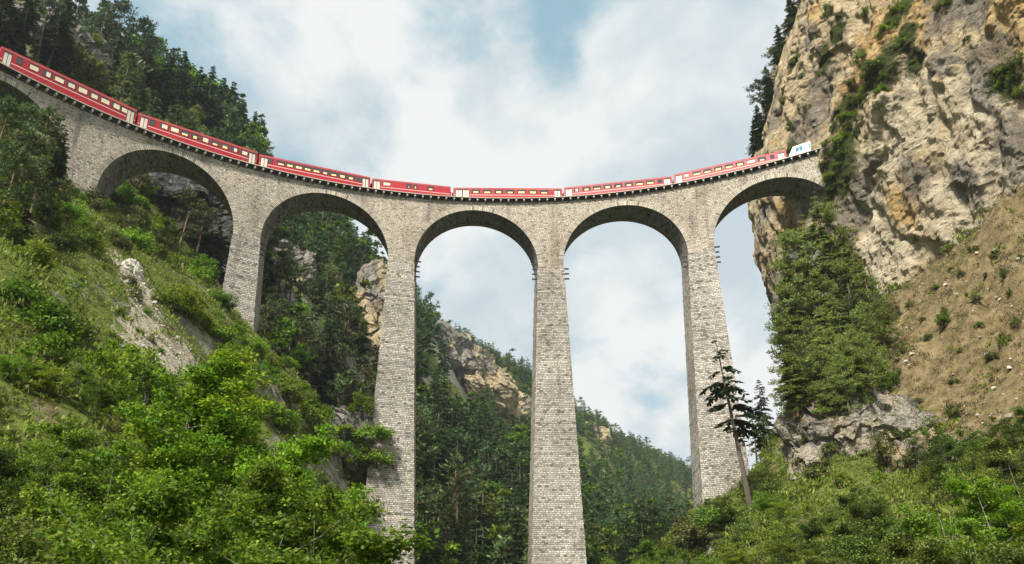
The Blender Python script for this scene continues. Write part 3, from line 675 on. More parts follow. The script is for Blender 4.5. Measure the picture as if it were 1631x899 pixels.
# ------------------------------------------------------------------ train
RC, CZ0 = 1.32, 1.18
ZB = .28                         # half width, floor of the body above the deck stone
ROOF = 4.14
wr = random.Random(4)
def carriage(a0, a1, label, windows, doors, pane_glows=0, yellow=None, baggage=False):
    am = (a0 + a1) / 2; L = 2 * R0 * math.sin((a1 - a0) / 2)
    root = bpy.data.objects.new('railway_carriage', None); COL.objects.link(root)
    root.location = pol(am, R0 * math.cos((a1 - a0) / 2) * .5 + R0 * .5, ztop(am)); root.rotation_euler = (0, math.asin(SL) * -1, -am)
    root.scale = (1, 1, zf(am))
    tag(root, label, 'railway carriage', 'red carriages of the train on the viaduct')
    h = L / 2
    # body: side profile swept along the carriage (x along, -y towards the valley)
    prof = [(-RC + .06, CZ0), (-RC, CZ0 + .25), (-RC, 3.86), (-RC + .10, 4.04), (RC - .10, 4.04), (RC, 3.86), (RC, CZ0 + .25), (RC - .06, CZ0), (-RC + .06, CZ0)]
    mb = MB(); xs = np.array([-h, h]); P = np.array([[(x, y, z) for y, z in prof] for x in xs]); mb.grid(P[::-1])
    for x in (-h, h):
        mb.add([(x, -RC, CZ0 + .2), (x, RC, CZ0 + .2), (x, RC - .1, 4.04), (x, -RC + .1, 4.04)], [(0, 1, 2, 3)])
    body = link('body', mb.mesh('body', M_red), root)
    rp = [(-RC - .03, 3.72), (-RC + .02, 3.86), (-RC + .35, 4.04), (-.5, ROOF), (.5, ROOF), (RC - .35, 4.04), (RC - .02, 3.86), (RC + .03, 3.72)]
    mb = MB(); P = np.array([[(x, y, z) for y, z in rp] for x in (-h, h)]); mb.grid(P[::-1])
    for x in (-h, h):
        for i in range(7): mb.add([(x, *rp[i]), (x, *rp[i + 1]), (x, rp[i + 1][0], 3.71), (x, rp[i][0], 3.71)], [(0, 1, 2, 3)])
    link('roof', mb.mesh('roof', M_roof), root)
    mb = MB().box((-h + .1, -RC - .012, 2.38), (h - .1, -RC + .02, 2.45)); link('side_stripe', mb.mesh('side_stripe', M_cream), root)
    mb = MB().box((-h + .05, -RC - .014, 3.64), (h - .05, -RC + .02, 3.70)); link('gutter', mb.mesh('gutter', M_redlow), root)
    if yellow:
        mb = MB().box((-h + yellow[0] * L, -RC - .016, 3.68), (-h + yellow[1] * L, -RC + .02, 3.78)); link('yellow_stripe', mb.mesh('yellow_stripe', M_yellow), root)
    if baggage:
        mb = MB()
        for f in (.30, .52, .72): mb.box((-h + f * L - .03, -RC - .02, 1.5), (-h + f * L + .03, -RC + .02, 3.3))
        link('sliding_door_rail', mb.mesh('sliding_door_rail', M_redlow), root)
    for c_, wd, blind in windows:
        x = -h + c_ * L
        for side in (-1, 1):
            mb = MB()
            mb.box((x - wd / 2, side * RC - .018, 2.80), (x + wd / 2, side * RC + .018, 3.52)) if side < 0 else mb.box((x - wd / 2, RC - .018, 2.80), (x + wd / 2, RC + .018, 3.52))
            wn = link('window', mb.mesh('window', M_glass), root)
            if side < 0:
                e = .045
                mf = MB()
                for lo, hi in (((x - wd / 2 - e, 2.80 - e), (x + wd / 2 + e, 2.80)), ((x - wd / 2 - e, 3.52), (x + wd / 2 + e, 3.52 + e)), ((x - wd / 2 - e, 2.80), (x - wd / 2, 3.52)), ((x + wd / 2, 2.80), (x + wd / 2 + e, 3.52))):
                    mf.box((lo[0], -RC - .03, lo[1]), (hi[0], -RC + .01, hi[1]))
                link('window_frame', mf.mesh('window_frame', M_frame), wn)
                if blind >= 0:  # thin panels over the glass paint the light in the windows
                    top = wr.uniform(3.36, 3.48) if blind else wr.uniform(3.08, 3.24)
                    ins = wr.choice((.06, .06, .30, .55)) if blind else wr.uniform(.12, .42)
                    mp = MB().box((x - wd / 2 + ins, -RC - .024, 2.84), (x + wd / 2 - ins * (.5 if blind else 1), -RC - .012, top))
                    link('blind' if blind else 'lit_ceiling', mp.mesh('blind', M_paneglow if blind else M_lit), wn)
    for c_ in doors:
        x = -h + c_ * L
        mb = MB().box((x - .62, -RC - .02, 1.45), (x + .62, -RC + .03, 3.62)); d = link('door', mb.mesh('door', M_dark), root)
        mb = MB()
        for s in (-1, 1): mb.box((x + s * .29 - .24, -RC - .035, 1.55), (x + s * .29 + .24, -RC - .01, 3.40))
        link('door_leaf', mb.mesh('door_leaf', M_door), d)
    for x in (-h * .68, h * .68):
        mb = MB().box((x - 1.3, -.95, .95), (x + 1.3, .95, 1.16)); bg_ = link('bogie', mb.mesh('bogie', M_dark), root)
        for dx in (-.9, .9):
            for y in (-.5, .5):
                mw = MB(); mw.tube([(x + dx, y - .06, 1.10), (x + dx, y + .06, 1.10)], .36, 16)
                mw.tube([(x + dx, y - .065, 1.10), (x + dx, y - .06, 1.10)], [.01, .36], 16); mw.tube([(x + dx, y + .06, 1.10), (x + dx, y + .065, 1.10)], [.36, .01], 16)
                link('wheel', mw.mesh('wheel', M_dark, True), bg_)
    for s in (-1, 1):
        mb = MB().box((min(s * h, s * (h + .24)), -.62, 1.3), (max(s * h, s * (h + .24)), .62, 3.3)); link('gangway', mb.mesh('gangway', M_dark), root)
    return root
def even(a, b, n, wd, bl): return [(a + (b - a) * i / (n - 1), wd, bl(i) if callable(bl) else bl) for i in range(n)]
carriage(-.9584, -.7416, 'red carriage with pale yellow windows, first at the upper left end', [(.13, .8, -1), (.23, 1.35, 1)] + even(.325, .84, 7, 1.45, 1) + [(.915 - .01, 1.0, 1)], [.05, .957])
carriage(-.7364, -.5314, 'red carriage above the leftmost full arch with half dark windows', [(.115, .8, -1)] + even(.21, .885, 9, 1.35, lambda i: 1 if i in (0, 1, 4, 7, 8) else 0), [.05, .955])
carriage(-.5258, -.3256, 'red carriage over the short pillar with many dark windows', [(.10, .7, -1)] + even(.19, .82, 9, 1.35, 0) + [(.895, 1.0, -1)], [.045, .955])
carriage(-.3198, -.1755, 'shorter red baggage van with few windows over the tall bright pillar', [(.18, 1.3, 1), (.46, .9, 0), (.545, .7, 0), (.74, 1.1, 0)], [.055], baggage=True)
carriage(-.1684, .0343, 'red carriage with a yellow stripe over its right half', even(.205, .835, 7, 1.5, 0), [.05, .115, .955], yellow=(.55, .93))
carriage(.0403, .2406, 'red carriage over the fourth full arch right of the yellow striped one', [(.115, .9, 1)] + even(.21, .80, 7, 1.5, 0) + [(.89, .8, -1)], [.045, .955])
carriage(.2464, .4497, 'red carriage next to the white locomotive at the right end', [(.115, .8, 1)] + even(.21, .79, 7, 1.45, lambda i: 1 if i == 5 else 0) + [(.88, .7, -1)], [.045, .955])
# locomotive
a0, a1 = .4560, .585; am = (a0 + a1) / 2; L = 2 * R0 * math.sin((a1 - a0) / 2); h = L / 2
loco = bpy.data.objects.new('locomotive', None); COL.objects.link(loco); loco.location = pol(am, R0 - .1, ztop(am)); loco.rotation_euler = (0, -math.asin(SL), -am)
tag(loco, 'white electric locomotive with sloping cab entering the cliff', 'locomotive')
mb = MB()
lp = [(-h, 1.15), (h, 1.15), (h, 2.4), (h - .9, 3.95), (-h + .95, 3.95), (-h, 2.4)]
v = [(x, -RC, z) for x, z in lp] + [(x, RC, z) for x, z in lp]
for q in ((0, 1, 2, 5), (5, 2, 3, 4)): mb.add([v[i] for i in q], [(0, 1, 2, 3)])
for q in ((0, 1, 2, 5), (5, 2, 3, 4)): mb.add([v[i + 6] for i in q[::-1]], [(0, 1, 2, 3)])
for i in range(6):
    j = (i + 1) % 6; mb.add([v[i], v[i + 6], v[j + 6], v[j]], [(0, 1, 2, 3)])
link('body', mb.mesh('body', M_white), loco)
for x, wd in ((-h + 1.9, 1.25), (-h + 3.9, .62)):
    mb = MB().box((x - wd / 2, -RC - .02, 2.62), (x + wd / 2, -RC + .02, 3.55)); wn = link('cab_window', mb.mesh('cab_window', M_cabglass), loco)
    mf = MB()
    for lo, hi in (((x - wd / 2 - .06, 2.56), (x + wd / 2 + .06, 2.62)), ((x - wd / 2 - .06, 3.55), (x + wd / 2 + .06, 3.61)), ((x - .03, 2.62), (x + .03, 3.55))): mf.box((lo[0], -RC - .03, lo[1]), (hi[0], -RC + .01, hi[1]))
    link('window_frame', mf.mesh('window_frame', M_white), wn)
mb = MB().add([(-h + .08 + .10, -RC + .2, 2.62), (-h + .18, RC - .2, 2.62), (-h + .84, RC - .25, 3.75), (-h + .84, -RC + .25, 3.75)], [(0, 1, 2, 3)])
for vv in mb.v: vv[:, 0] -= .09
link('windscreen', mb.mesh('windscreen', M_cabglass), loco)
mb = MB().box((-h + .3, -RC - .012, 1.5), (h - .3, -RC + .02, 1.62)); link('side_stripe', mb.mesh('side_stripe', M_red), loco)
for x in (-h * .6, h * .6):
    mb = MB().box((x - 1.4, -.95, .78), (x + 1.4, .95, 1.12)); link('bogie', mb.mesh('bogie', M_dark), loco)
mb = MB(); mb.tube([(0, -.5, 3.96), (.9, -.5, 4.5), (0, -.5, 5.0)], .03, 5); mb.tube([(0, .5, 3.96), (.9, .5, 4.5), (0, .5, 5.0)], .03, 5); mb.box((-.1, -.8, 5.0), (.1, .8, 5.05))
link('pantograph', mb.mesh('pantograph', M_dark), loco)

# ------------------------------------------------------------------ plants: prototypes
def rnd_dirs(rng, n):
    d = rng.normal(size=(n, 3)); return d / np.linalg.norm(d, axis=1)[:, None]
def spruce(seed, h=16., rmax=2.9, z0=.10, levels=30, nb=6, per=8, card=1.0, gaps=.0):
    rng = np.random.default_rng(seed); t = MB(); c = MB()
    zz = np.linspace(0, h, 8); bend = rng.normal(0, .012 * h, 2)
    ax = lambda z: np.array([bend[0] * (z / h) ** 2, bend[1] * (z / h) ** 2, 0]) + np.array([0, 0, 1]) * z
    t.tube([ax(z) - np.array([0, 0, 1.0 if z == 0 else 0]) for z in zz], .017 * h * (1 - zz / h * .93), 7)
    C, D, N, L, Wd = [], [], [], [], []
    for lv in range(levels):
        f = (lv + rng.uniform(0, .8)) / levels; z = h * (z0 + (1 - z0) * f)
        for b in range(nb):
            if rng.random() < gaps: continue
            az = rng.uniform(0, 2 * np.pi); Lb = rmax * ((1 - f) ** .75 * .95 + .05) * rng.uniform(.6, 1.15) * min(1, .55 + f * 3)
            dr = np.array([math.cos(az), math.sin(az), 0]); sd = np.array([-dr[1], dr[0], 0]); up0 = .15 + .5 * f; drop = .55 * (1 - f) + .15
            n = max(3, int(per * (Lb / rmax) + 2)); s = np.linspace(.2, 1, n)
            pts = ax(z) + dr * (s * Lb)[:, None] + np.array([0, 0, 1]) * ((up0 * s - (up0 + drop) * s ** 1.7) * Lb * .6)[:, None]
            for sg in (-1, 1, 0):
                lat = np.array([sd * sg * .8 + dr * (.65 if sg else 1) + np.array([0, 0, -.25])]) + rng.normal(0, .16, (n, 3))
                ln = (.34 * (1.15 - s * .5) * Lb + .18) * card * rng.uniform(.7, 1.3, n)
                lt = lat / np.linalg.norm(lat, axis=1)[:, None]
                C.append(pts + lt * (ln * .4)[:, None]); D.append(lt); N.append(np.array([[0, 0, 1.]]) + rng.normal(0, .35, (n, 3))); L.append(ln); Wd.append(ln * .42)
    c.cards(np.concatenate(C), np.concatenate(D), np.concatenate(N), np.concatenate(L), np.concatenate(Wd))
    return t, c
def pine(seed, h=15., z0=.32, nbr=34, rmax=2.9, per=34, card=.52, clump=.72, lean=0., topy=.55):
    rng = np.random.default_rng(seed); t = MB(); c = MB()
    b1, b2 = rng.normal(0, .03 * h, 2); ax = lambda z: np.array([b1 * (z / h) ** 2 + lean * z, b2 * math.sin(z / h * 2.5), z])
    zz = np.linspace(0, h * .97, 9); t.tube([ax(z) - np.array([0, 0, 1.0 if z == 0 else 0]) for z in zz], .0165 * h * (1 - zz / h * .88), 7)
    C, D, N, L = [], [], [], []
    def tuft(p, r, n):
        o = rnd_dirs(rng, n) * (rng.random(n) ** .4)[:, None] * np.array([r, r, r * .55])
        d = o / r + np.array([0, 0, .5]) + rng.normal(0, .35, (n, 3))
        C.append(p + o); D.append(d); N.append(rnd_dirs(rng, n) + np.array([0, 0, .8])); L.append(card * rng.uniform(.6, 1.3, n))
    for b in range(nbr):
        f = rng.random() ** .85; z = h * (z0 + (.95 - z0) * f); az = b * 2.4 + rng.normal(0, .5)
        prof = math.sin(math.pi * min(1, (f * (1 - topy * .3) + .18))) ** .7
        Lb = rmax * prof * rng.uniform(.55, 1.2); dr = np.array([math.cos(az), math.sin(az), 0]); up = rng.uniform(-.1, .35) + .3 * f
        e = ax(z) + dr * Lb + np.array([0, 0, up * Lb]); m = ax(z) + dr * Lb * .5 + np.array([0, 0, up * Lb * .3])
        t.tube([ax(z), m, e], [.05, .035, .012], 4)
        tuft(e, clump * rng.uniform(.8, 1.3), per)
        tuft((m + e) / 2 + rng.normal(0, .25, 3), clump * rng.uniform(.6, 1.1), int(per * .8))
        if rng.random() < .6: tuft(m + rng.normal(0, .4, 3), clump * .7, int(per * .5))
    tuft(ax(h * .97), clump * .8, per)
    L = np.concatenate(L); c.cards(np.concatenate(C), np.concatenate(D), np.concatenate(N), L, L * .30)
    return t, c
def broadleaf(seed, h=9., spread=2.6, twigs=150, per=95, leaf=.15, z0=.22, stems=1, blob=.42):
    rng = np.random.default_rng(seed); t = MB(); c = MB(); ends = []
    for s in range(stems):
        b0 = np.array([rng.normal(0, .25 * (stems > 1)), rng.normal(0, .25 * (stems > 1)), -.8]); tip = np.array([rng.normal(0, spread * .35), rng.normal(0, spread * .35), h * rng.uniform(.86, 1.0)])
        f = np.linspace(0, 1, 8)[:, None]; path = b0 * (1 - f) + tip * f + np.sin(f * 5 + s) * rng.normal(0, .10, 3)
        t.tube(path, np.linspace(.011 * h / stems ** .5, .006, 8), 6)
        for k in range(int(twigs / stems / 5)):
            g = rng.uniform(z0, .97); p = path[0] * (1 - g) + path[-1] * g
            i = min(6, int(g * 7)); p = path[i] + (path[i + 1] - path[i]) * (g * 7 - i)
            az = rng.uniform(0, 2 * np.pi); Lb = spread * (math.sin(math.pi * min(1, g * .85 + .12)) ** .6) * rng.uniform(.5, 1.15)
            e = p + np.array([math.cos(az) * Lb, math.sin(az) * Lb, Lb * rng.uniform(.15, .85)])
            t.tube([p, (p + e) / 2 + np.array([0, 0, -.06 * Lb]), e], [.022, .014, .005], 4)
            for q in range(5):
                u = rng.uniform(.35, 1.05); w_ = p + (e - p) * u + rng.normal(0, .16 * Lb, 3) * np.array([1, 1, .7]); ends.append(w_)
    ends = np.array(ends); n = len(ends)
    idx = np.repeat(np.arange(n), per); o = rnd_dirs(rng, len(idx)) * (rng.random(len(idx)) ** .5)[:, None] * (blob * rng.uniform(.6, 1.35, n))[idx][:, None] * np.array([1.15, 1.15, .6])
    C = ends[idx] + o; D = o / blob + rng.normal(0, .6, C.shape) + np.array([0, 0, -.15]); N = rng.normal(0, .45, C.shape) + np.array([0, 0, 1.0]) + o / blob * .5
    ln = leaf * rng.uniform(.6, 1.35, len(C)); c.cards(C, D, N, ln, ln * .62)
    return t, c
def bush(seed, h=1.6, r=1.25, clumps=42, per=60, leaf=.17, spiky=0.):
    rng = np.random.default_rng(seed); t = MB(); c = MB(); C, D, N = [], [], []
    lob = [(rng.uniform(0, 6.28), rng.uniform(.75, 1.2)) for _ in range(4)]
    for k in range(clumps):
        az = rng.uniform(0, 2 * np.pi); el = math.asin(rng.uniform(0, 1) ** .9); rr = rng.uniform(.55, 1.0)
        m = 1 + .3 * sum(math.cos(az - a) * (q - .9) for a, q in lob)
        e = np.array([math.cos(az) * math.cos(el) * r * m, math.sin(az) * math.cos(el) * r * m, math.sin(el) * h * (1 + spiky * rng.random())]) * rr
        if k % 3 == 0: t.tube([(0, 0, -.3), e * .5 + np.array([0, 0, .1]), e], [.035, .02, .006], 4)
        o = rnd_dirs(rng, per) * (rng.random(per) ** .5)[:, None] * .30 * r * rng.uniform(.7, 1.3) * np.array([1, 1, .75])
        C.append(e + o); D.append(o * 4 + rng.normal(0, .6, (per, 3)) + np.array([0, 0, spiky])); N.append(rng.normal(0, .5, (per, 3)) + e / r + np.array([0, 0, .6]))
    C = np.concatenate(C); ln = leaf * rng.uniform(.6, 1.4, len(C)); c.cards(C, np.concatenate(D), np.concatenate(N), ln, ln * (.6 - .25 * min(1, spiky)))
    return t, c
def both(tc_, name, mb_, mf_): return (tc_[0].mesh(name + '_trunk', mb_, True), tc_[1].mesh(name + '_crown', mf_))
def joined(tc_, name, mb_, mf_):
    a, b = tc_; n0 = a.n
    for v, q in zip(b.v, b.q): a.add(v, q - (q.min() - 0) + 0 if False else q - 0, 1) if False else None
    for v, q in zip(b.v, b.q):
        base = q.min(); a.add(v, q - base, 1)
    return a.mesh(name, [mb_, mf_])
PRO = {}
PRO['spruce'] = [both(spruce(s, 16, r, z, 30, 6, 8), 'spruce', B_dark, F_spruce) for s, r, z in ((1, 2.9, .08), (2, 2.4, .12), (3, 3.2, .06))]
PRO['pine'] = [both(pine(s, 15, z, n, r), 'pine', B_pine, F_pine) for s, z, n, r in ((4, .30, 40, 3.0), (5, .42, 32, 2.7), (6, .2, 46, 3.3))]
PRO['bigpine'] = [both(pine(s, 18, z, n, r, per=34, card=.6, clump=.80), 'bigpine', B_dark, F_spruce) for s, z, n, r in ((21, .25, 34, 4.2), (22, .30, 30, 3.6), (23, .2, 36, 3.4))]
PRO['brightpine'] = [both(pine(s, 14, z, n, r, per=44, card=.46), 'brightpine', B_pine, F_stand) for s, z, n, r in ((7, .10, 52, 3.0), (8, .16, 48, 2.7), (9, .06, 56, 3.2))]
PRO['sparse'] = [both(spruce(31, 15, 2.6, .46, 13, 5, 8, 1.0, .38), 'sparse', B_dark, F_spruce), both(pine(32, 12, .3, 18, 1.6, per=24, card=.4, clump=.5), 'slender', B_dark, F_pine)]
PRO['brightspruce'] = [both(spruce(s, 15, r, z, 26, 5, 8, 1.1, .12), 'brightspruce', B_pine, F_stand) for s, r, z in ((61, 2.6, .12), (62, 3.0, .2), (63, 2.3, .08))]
PRO['leafy'] = [both(broadleaf(s, 9, sp, 200, 95, .15, z, st, .46), 'leafy', B_pale, F_leaf) for s, sp, z, st in ((10, 2.5, .15, 2), (11, 2.1, .2, 1), (12, 2.9, .1, 3))]
PRO['leafymid'] = [both(broadleaf(s, 8, sp, 190, 100, .145, z, st, .50), 'leafymid', B_pale, F_leafmid) for s, sp, z, st in ((13, 2.6, .1, 3), (14, 2.9, .08, 3))]
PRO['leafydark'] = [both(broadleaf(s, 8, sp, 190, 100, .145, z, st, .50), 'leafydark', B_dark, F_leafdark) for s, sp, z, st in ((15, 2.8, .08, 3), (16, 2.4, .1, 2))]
PRO['softgreen'] = [both(broadleaf(17, 11, 2.4, 150, 70, .26, .15, 1, .55), 'softgreen', B_pale, F_pinebright)]
for nm, mat, sd_ in (('bush', F_bush, 40), ('bushmid', F_leafmid, 50), ('bushdark', F_leafdark, 60), ('busholive', F_olive, 70)):
    PRO[nm] = [both(bush(sd_ + i, hh, rr, spiky=sp), nm, B_dark, mat) for i, (hh, rr, sp) in enumerate(((1.6, 1.3, .1), (1.9, 1.2, .5), (1.2, 1.5, .0)))]
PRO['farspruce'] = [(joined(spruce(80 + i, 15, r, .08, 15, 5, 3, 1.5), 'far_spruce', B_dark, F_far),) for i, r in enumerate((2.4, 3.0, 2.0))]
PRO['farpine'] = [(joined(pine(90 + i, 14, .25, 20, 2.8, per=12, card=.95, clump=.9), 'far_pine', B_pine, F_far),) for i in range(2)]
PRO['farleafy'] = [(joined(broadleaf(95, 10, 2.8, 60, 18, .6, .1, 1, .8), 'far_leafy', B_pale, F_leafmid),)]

CATALOG = []                                  # every plant, for labels afterwards
KIND = {'brightspruce': ('spruce_tree', 'spruce', 'light green pointed conifer'), 'spruce': ('spruce_tree', 'spruce', 'dark spruce'), 'pine': ('pine_tree', 'pine', 'green pine'), 'bigpine': ('pine_tree', 'pine', 'broad dark pine'), 'brightpine': ('pine_tree', 'pine', 'sunlit green pine'),
 'sparse': ('pine_tree', 'pine', 'sparse pine'), 'leafy': ('leafy_tree', 'tree', 'bright yellow-green leafy tree'), 'leafymid': ('leafy_tree', 'tree', 'mid green leafy tree'), 'leafydark': ('leafy_tree', 'tree', 'dark green leafy tree'), 'softgreen': ('leafy_tree', 'tree', 'pale green slender tree'),
 'bush': ('bush', 'bush', 'bright green bush'), 'bushmid': ('bush', 'bush', 'green bush'), 'bushdark': ('bush', 'bush', 'dark bush'), 'busholive': ('bush', 'bush', 'olive bush'),
 'farspruce': ('spruce_tree', 'spruce', 'far spruce'), 'farpine': ('pine_tree', 'pine', 'far pine'), 'farleafy': ('leafy_tree', 'tree', 'far leafy tree')}
BASEH = {'brightspruce': 15, 'spruce': 16, 'pine': 15, 'bigpine': 18, 'brightpine': 14, 'sparse': 15, 'leafy': 9, 'leafymid': 8, 'leafydark': 8, 'softgreen': 11, 'bush': 1.6, 'bushmid': 1.6, 'bushdark': 1.6, 'busholive': 1.6, 'farspruce': 15, 'farpine': 14, 'farleafy': 10}
rng = np.random.default_rng(77)
def plant(kind, base, height, variant=None, wide=1.0, label=None, rz=None, tilt=0.0):
    vs = PRO[kind]; v = vs[int(rng.integers(len(vs))) if variant is None else variant]
    name = KIND[kind][0]; s = height / BASEH[kind]; rz = rng.uniform(0, 6.28) if rz is None else rz
    if len(v) == 1:
        root = link(name, v[0])
    else:
        root = bpy.data.objects.new(name, None); COL.objects.link(root)
        small = name == 'bush'
        link('stems' if small else 'trunk', v[0], root); link('leaves' if small else 'crown', v[1], root)
    sw = s ** .75 * wide if kind not in ('bush', 'bushmid', 'bushdark', 'busholive') else s * wide
    root.location = base; root.rotation_euler = (tilt * math.cos(rz), tilt * math.sin(rz), rz) if tilt else (0, 0, rz); root.scale = (sw, sw, s)
    CATALOG.append(dict(o=root, kind=kind, base=np.array(base, float), h=height, label=label))
    return root
def by_top(kind, px, py, dist, hmin=2.0, hmax=24.0, **kw):
    t = at(px, py, dist); g = ground(t[0], t[1]); h = t[2] - g
    if h < hmin: h = hmin
    if h > hmax: h = hmax
    return plant(kind, (t[0], t[1], g - .15), h, **kw)

# -- skyline and slope above the deck on the left
for k, px, py, d in (('spruce', 60, -34, 176), ('spruce', 112, -28, 182), ('bigpine', 132, -14, 190), ('softgreen', 150, 50, 192), ('bigpine', 180, 0, 204), ('bigpine', 207, -4, 208), ('bigpine', 226, 28, 213), ('spruce', 247, 52, 217), ('spruce', 271, 76, 221),
     ('spruce', 299, 79, 226), ('spruce', 322, 106, 231), ('spruce', 342, 97, 236), ('spruce', 360, 126, 240), ('spruce', 376, 128, 246), ('spruce', 389, 166, 250), ('spruce', 408, 175, 256), ('softgreen', 424, 223, 262),
     ('softgreen', 165, 90, 190), ('softgreen', 235, 135, 206), ('spruce', 262, 128, 214), ('softgreen', 320, 163, 224), ('spruce', 290, 138, 219), ('spruce', 350, 164, 236), ('bigpine', 205, 88, 200), ('bushdark', 120, 68, 190), ('spruce', 30, -52, 172), ('bigpine', 88, -2, 180)):
    by_top(k, px, py, d, hmax=30)
# -- dark stand in front of the left end of the viaduct
for k, px, py, d in (('pine', 12, 150, 100), ('pine', 48, 158, 106), ('pine', 84, 172, 110), ('spruce', 106, 205, 112), ('pine', 28, 225, 92), ('pine', 72, 250, 97), ('pine', 8, 285, 86), ('pine', 102, 275, 103), ('spruce', -15, 200, 95), ('spruce', 45, 300, 90), ('leafydark', 120, 300, 120), ('pine', 60, 210, 100)):
    by_top(k, px, py, d, hmax=17)
# -- seen through the leftmost full arch
for k, px, py, d in (('spruce', 172, 288, 162), ('spruce', 192, 300, 168), ('pine', 302, 288, 163), ('pine', 325, 318, 163), ('spruce', 352, 345, 164), ('leafydark', 270, 345, 160), ('bushdark', 215, 350, 165), ('pine', 368, 400, 176), ('spruce', 240, 330, 175)):
    by_top(k, px, py, d, hmax=13)
# -- seen through the second full arch
for k, px, py, d in (('spruce', 432, 372, 192), ('pine', 452, 395, 190), ('spruce', 478, 348, 252), ('softgreen', 498, 352, 256), ('spruce', 515, 344, 262), ('softgreen', 535, 352, 266), ('spruce', 562, 362, 274), ('bigpine', 580, 362, 280), ('spruce', 598, 392, 286), ('pine', 612, 420, 292),
     ('pine', 452, 470, 178), ('pine', 490, 500, 180), ('spruce', 530, 520, 182), ('pine', 550, 505, 186), ('spruce', 605, 560, 200), ('pine', 425, 470, 168), ('spruce', 512, 570, 176), ('spruce', 560, 590, 178), ('pine', 590, 600, 182), ('spruce', 470, 545, 172), ('spruce', 540, 450, 240), ('spruce', 520, 430, 240), ('softgreen', 505, 455, 215), ('spruce', 566, 425, 226), ('pine', 530, 400, 240), ('spruce', 560, 470, 222)):
    by_top(k, px, py, d, hmax=19)
# -- trees on the left edge of the cliff
for k, px, py, d, bx, by_ in (('spruce', 1246, -8, 171, 1268, 60), ('bigpine', 1272, -25, 170, 1285, 40), ('spruce', 1230, 42, 172, 1248, 110), ('pine', 1222, 78, 173, 1240, 140), ('spruce', 1210, 108, 174, 1230, 175), ('pine', 1199, 128, 175, 1222, 200), ('spruce', 1194, 168, 176, 1214, 232), ('spruce', 1186, 196, 177, 1208, 250), ('pine', 1178, 228, 178, 1204, 268), ('spruce', 1206, 176, 175, 1224, 240), ('pine', 1240, 70, 172, 1255, 130), ('spruce', 1218, 130, 173, 1236, 190), ('pine', 1255, 30, 171, 1268, 85)):
    b = at(bx, by_, d + 2); t = at(px, py, d + 2); plant(k, b, t[2] - b[2], wide=1.1)
# -- pine stand at the right end
def by_hit(kind, tx, ty, bx, by, hmin=5, hmax=25, **kw):   # a tree rooted where the sight line meets rock or ground
    h = look(bx, by)
    if h[0] is None: return
    p = np.array(h[0]); d = math.hypot(p[0] - CAM[0], p[1] - CAM[1]); t = at(tx, ty, d)
    plant(kind, tuple(p - np.array([0, 0, .5])), min(hmax, max(hmin, t[2] - p[2])), **kw)
st_rng = np.random.default_rng(3)
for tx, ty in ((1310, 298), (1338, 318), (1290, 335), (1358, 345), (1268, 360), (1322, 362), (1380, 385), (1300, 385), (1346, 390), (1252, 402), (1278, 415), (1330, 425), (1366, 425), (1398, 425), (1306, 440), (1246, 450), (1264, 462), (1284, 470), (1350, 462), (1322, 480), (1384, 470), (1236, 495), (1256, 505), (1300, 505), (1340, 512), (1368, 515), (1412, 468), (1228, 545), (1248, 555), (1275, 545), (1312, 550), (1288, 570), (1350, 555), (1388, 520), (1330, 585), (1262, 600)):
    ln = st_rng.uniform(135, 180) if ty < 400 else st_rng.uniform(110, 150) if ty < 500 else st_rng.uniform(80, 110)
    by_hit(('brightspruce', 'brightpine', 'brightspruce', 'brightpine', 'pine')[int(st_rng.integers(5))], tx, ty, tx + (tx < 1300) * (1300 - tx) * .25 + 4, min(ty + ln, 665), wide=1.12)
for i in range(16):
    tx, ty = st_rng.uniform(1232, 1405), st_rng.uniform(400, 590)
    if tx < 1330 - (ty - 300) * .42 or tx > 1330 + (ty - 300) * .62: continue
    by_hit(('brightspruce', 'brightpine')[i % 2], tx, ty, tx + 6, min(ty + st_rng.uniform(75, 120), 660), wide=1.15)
for k, px, py, d in (('softgreen', 1372, 510, 146), ('bush', 1440, 440, 152), ('bush', 1405, 520, 144), ('softgreen', 1430, 480, 148), ('bushmid', 1450, 470, 147), ('bushmid', 1470, 430, 149), ('busholive', 1430, 540, 135), ('bushmid', 1395, 590, 130), ('bushmid', 1410, 560, 136), ('busholive', 1370, 600, 134), ('bushmid', 1300, 640, 132), ('bushmid', 1340, 640, 132), ('bushdark', 1270, 660, 138), ('spruce', 1206, 600, 146)):
    by_top(k, px, py, d, hmax=12)
b = at(1199, 825, 116); t = at(1150, 540, 116)
plant('sparse', (b[0], b[1], ground(b[0], b[1]) - .2), t[2] - ground(b[0], b[1]), variant=0, wide=1.15, rz=0.0, label='tall sparse conifer with a bare lower trunk in front of the right bank pillar').rotation_euler = (0, -.085, 0)
by_top('sparse', 1190, 625, 141, variant=1); by_top('sparse', 1216, 640, 139, variant=1)
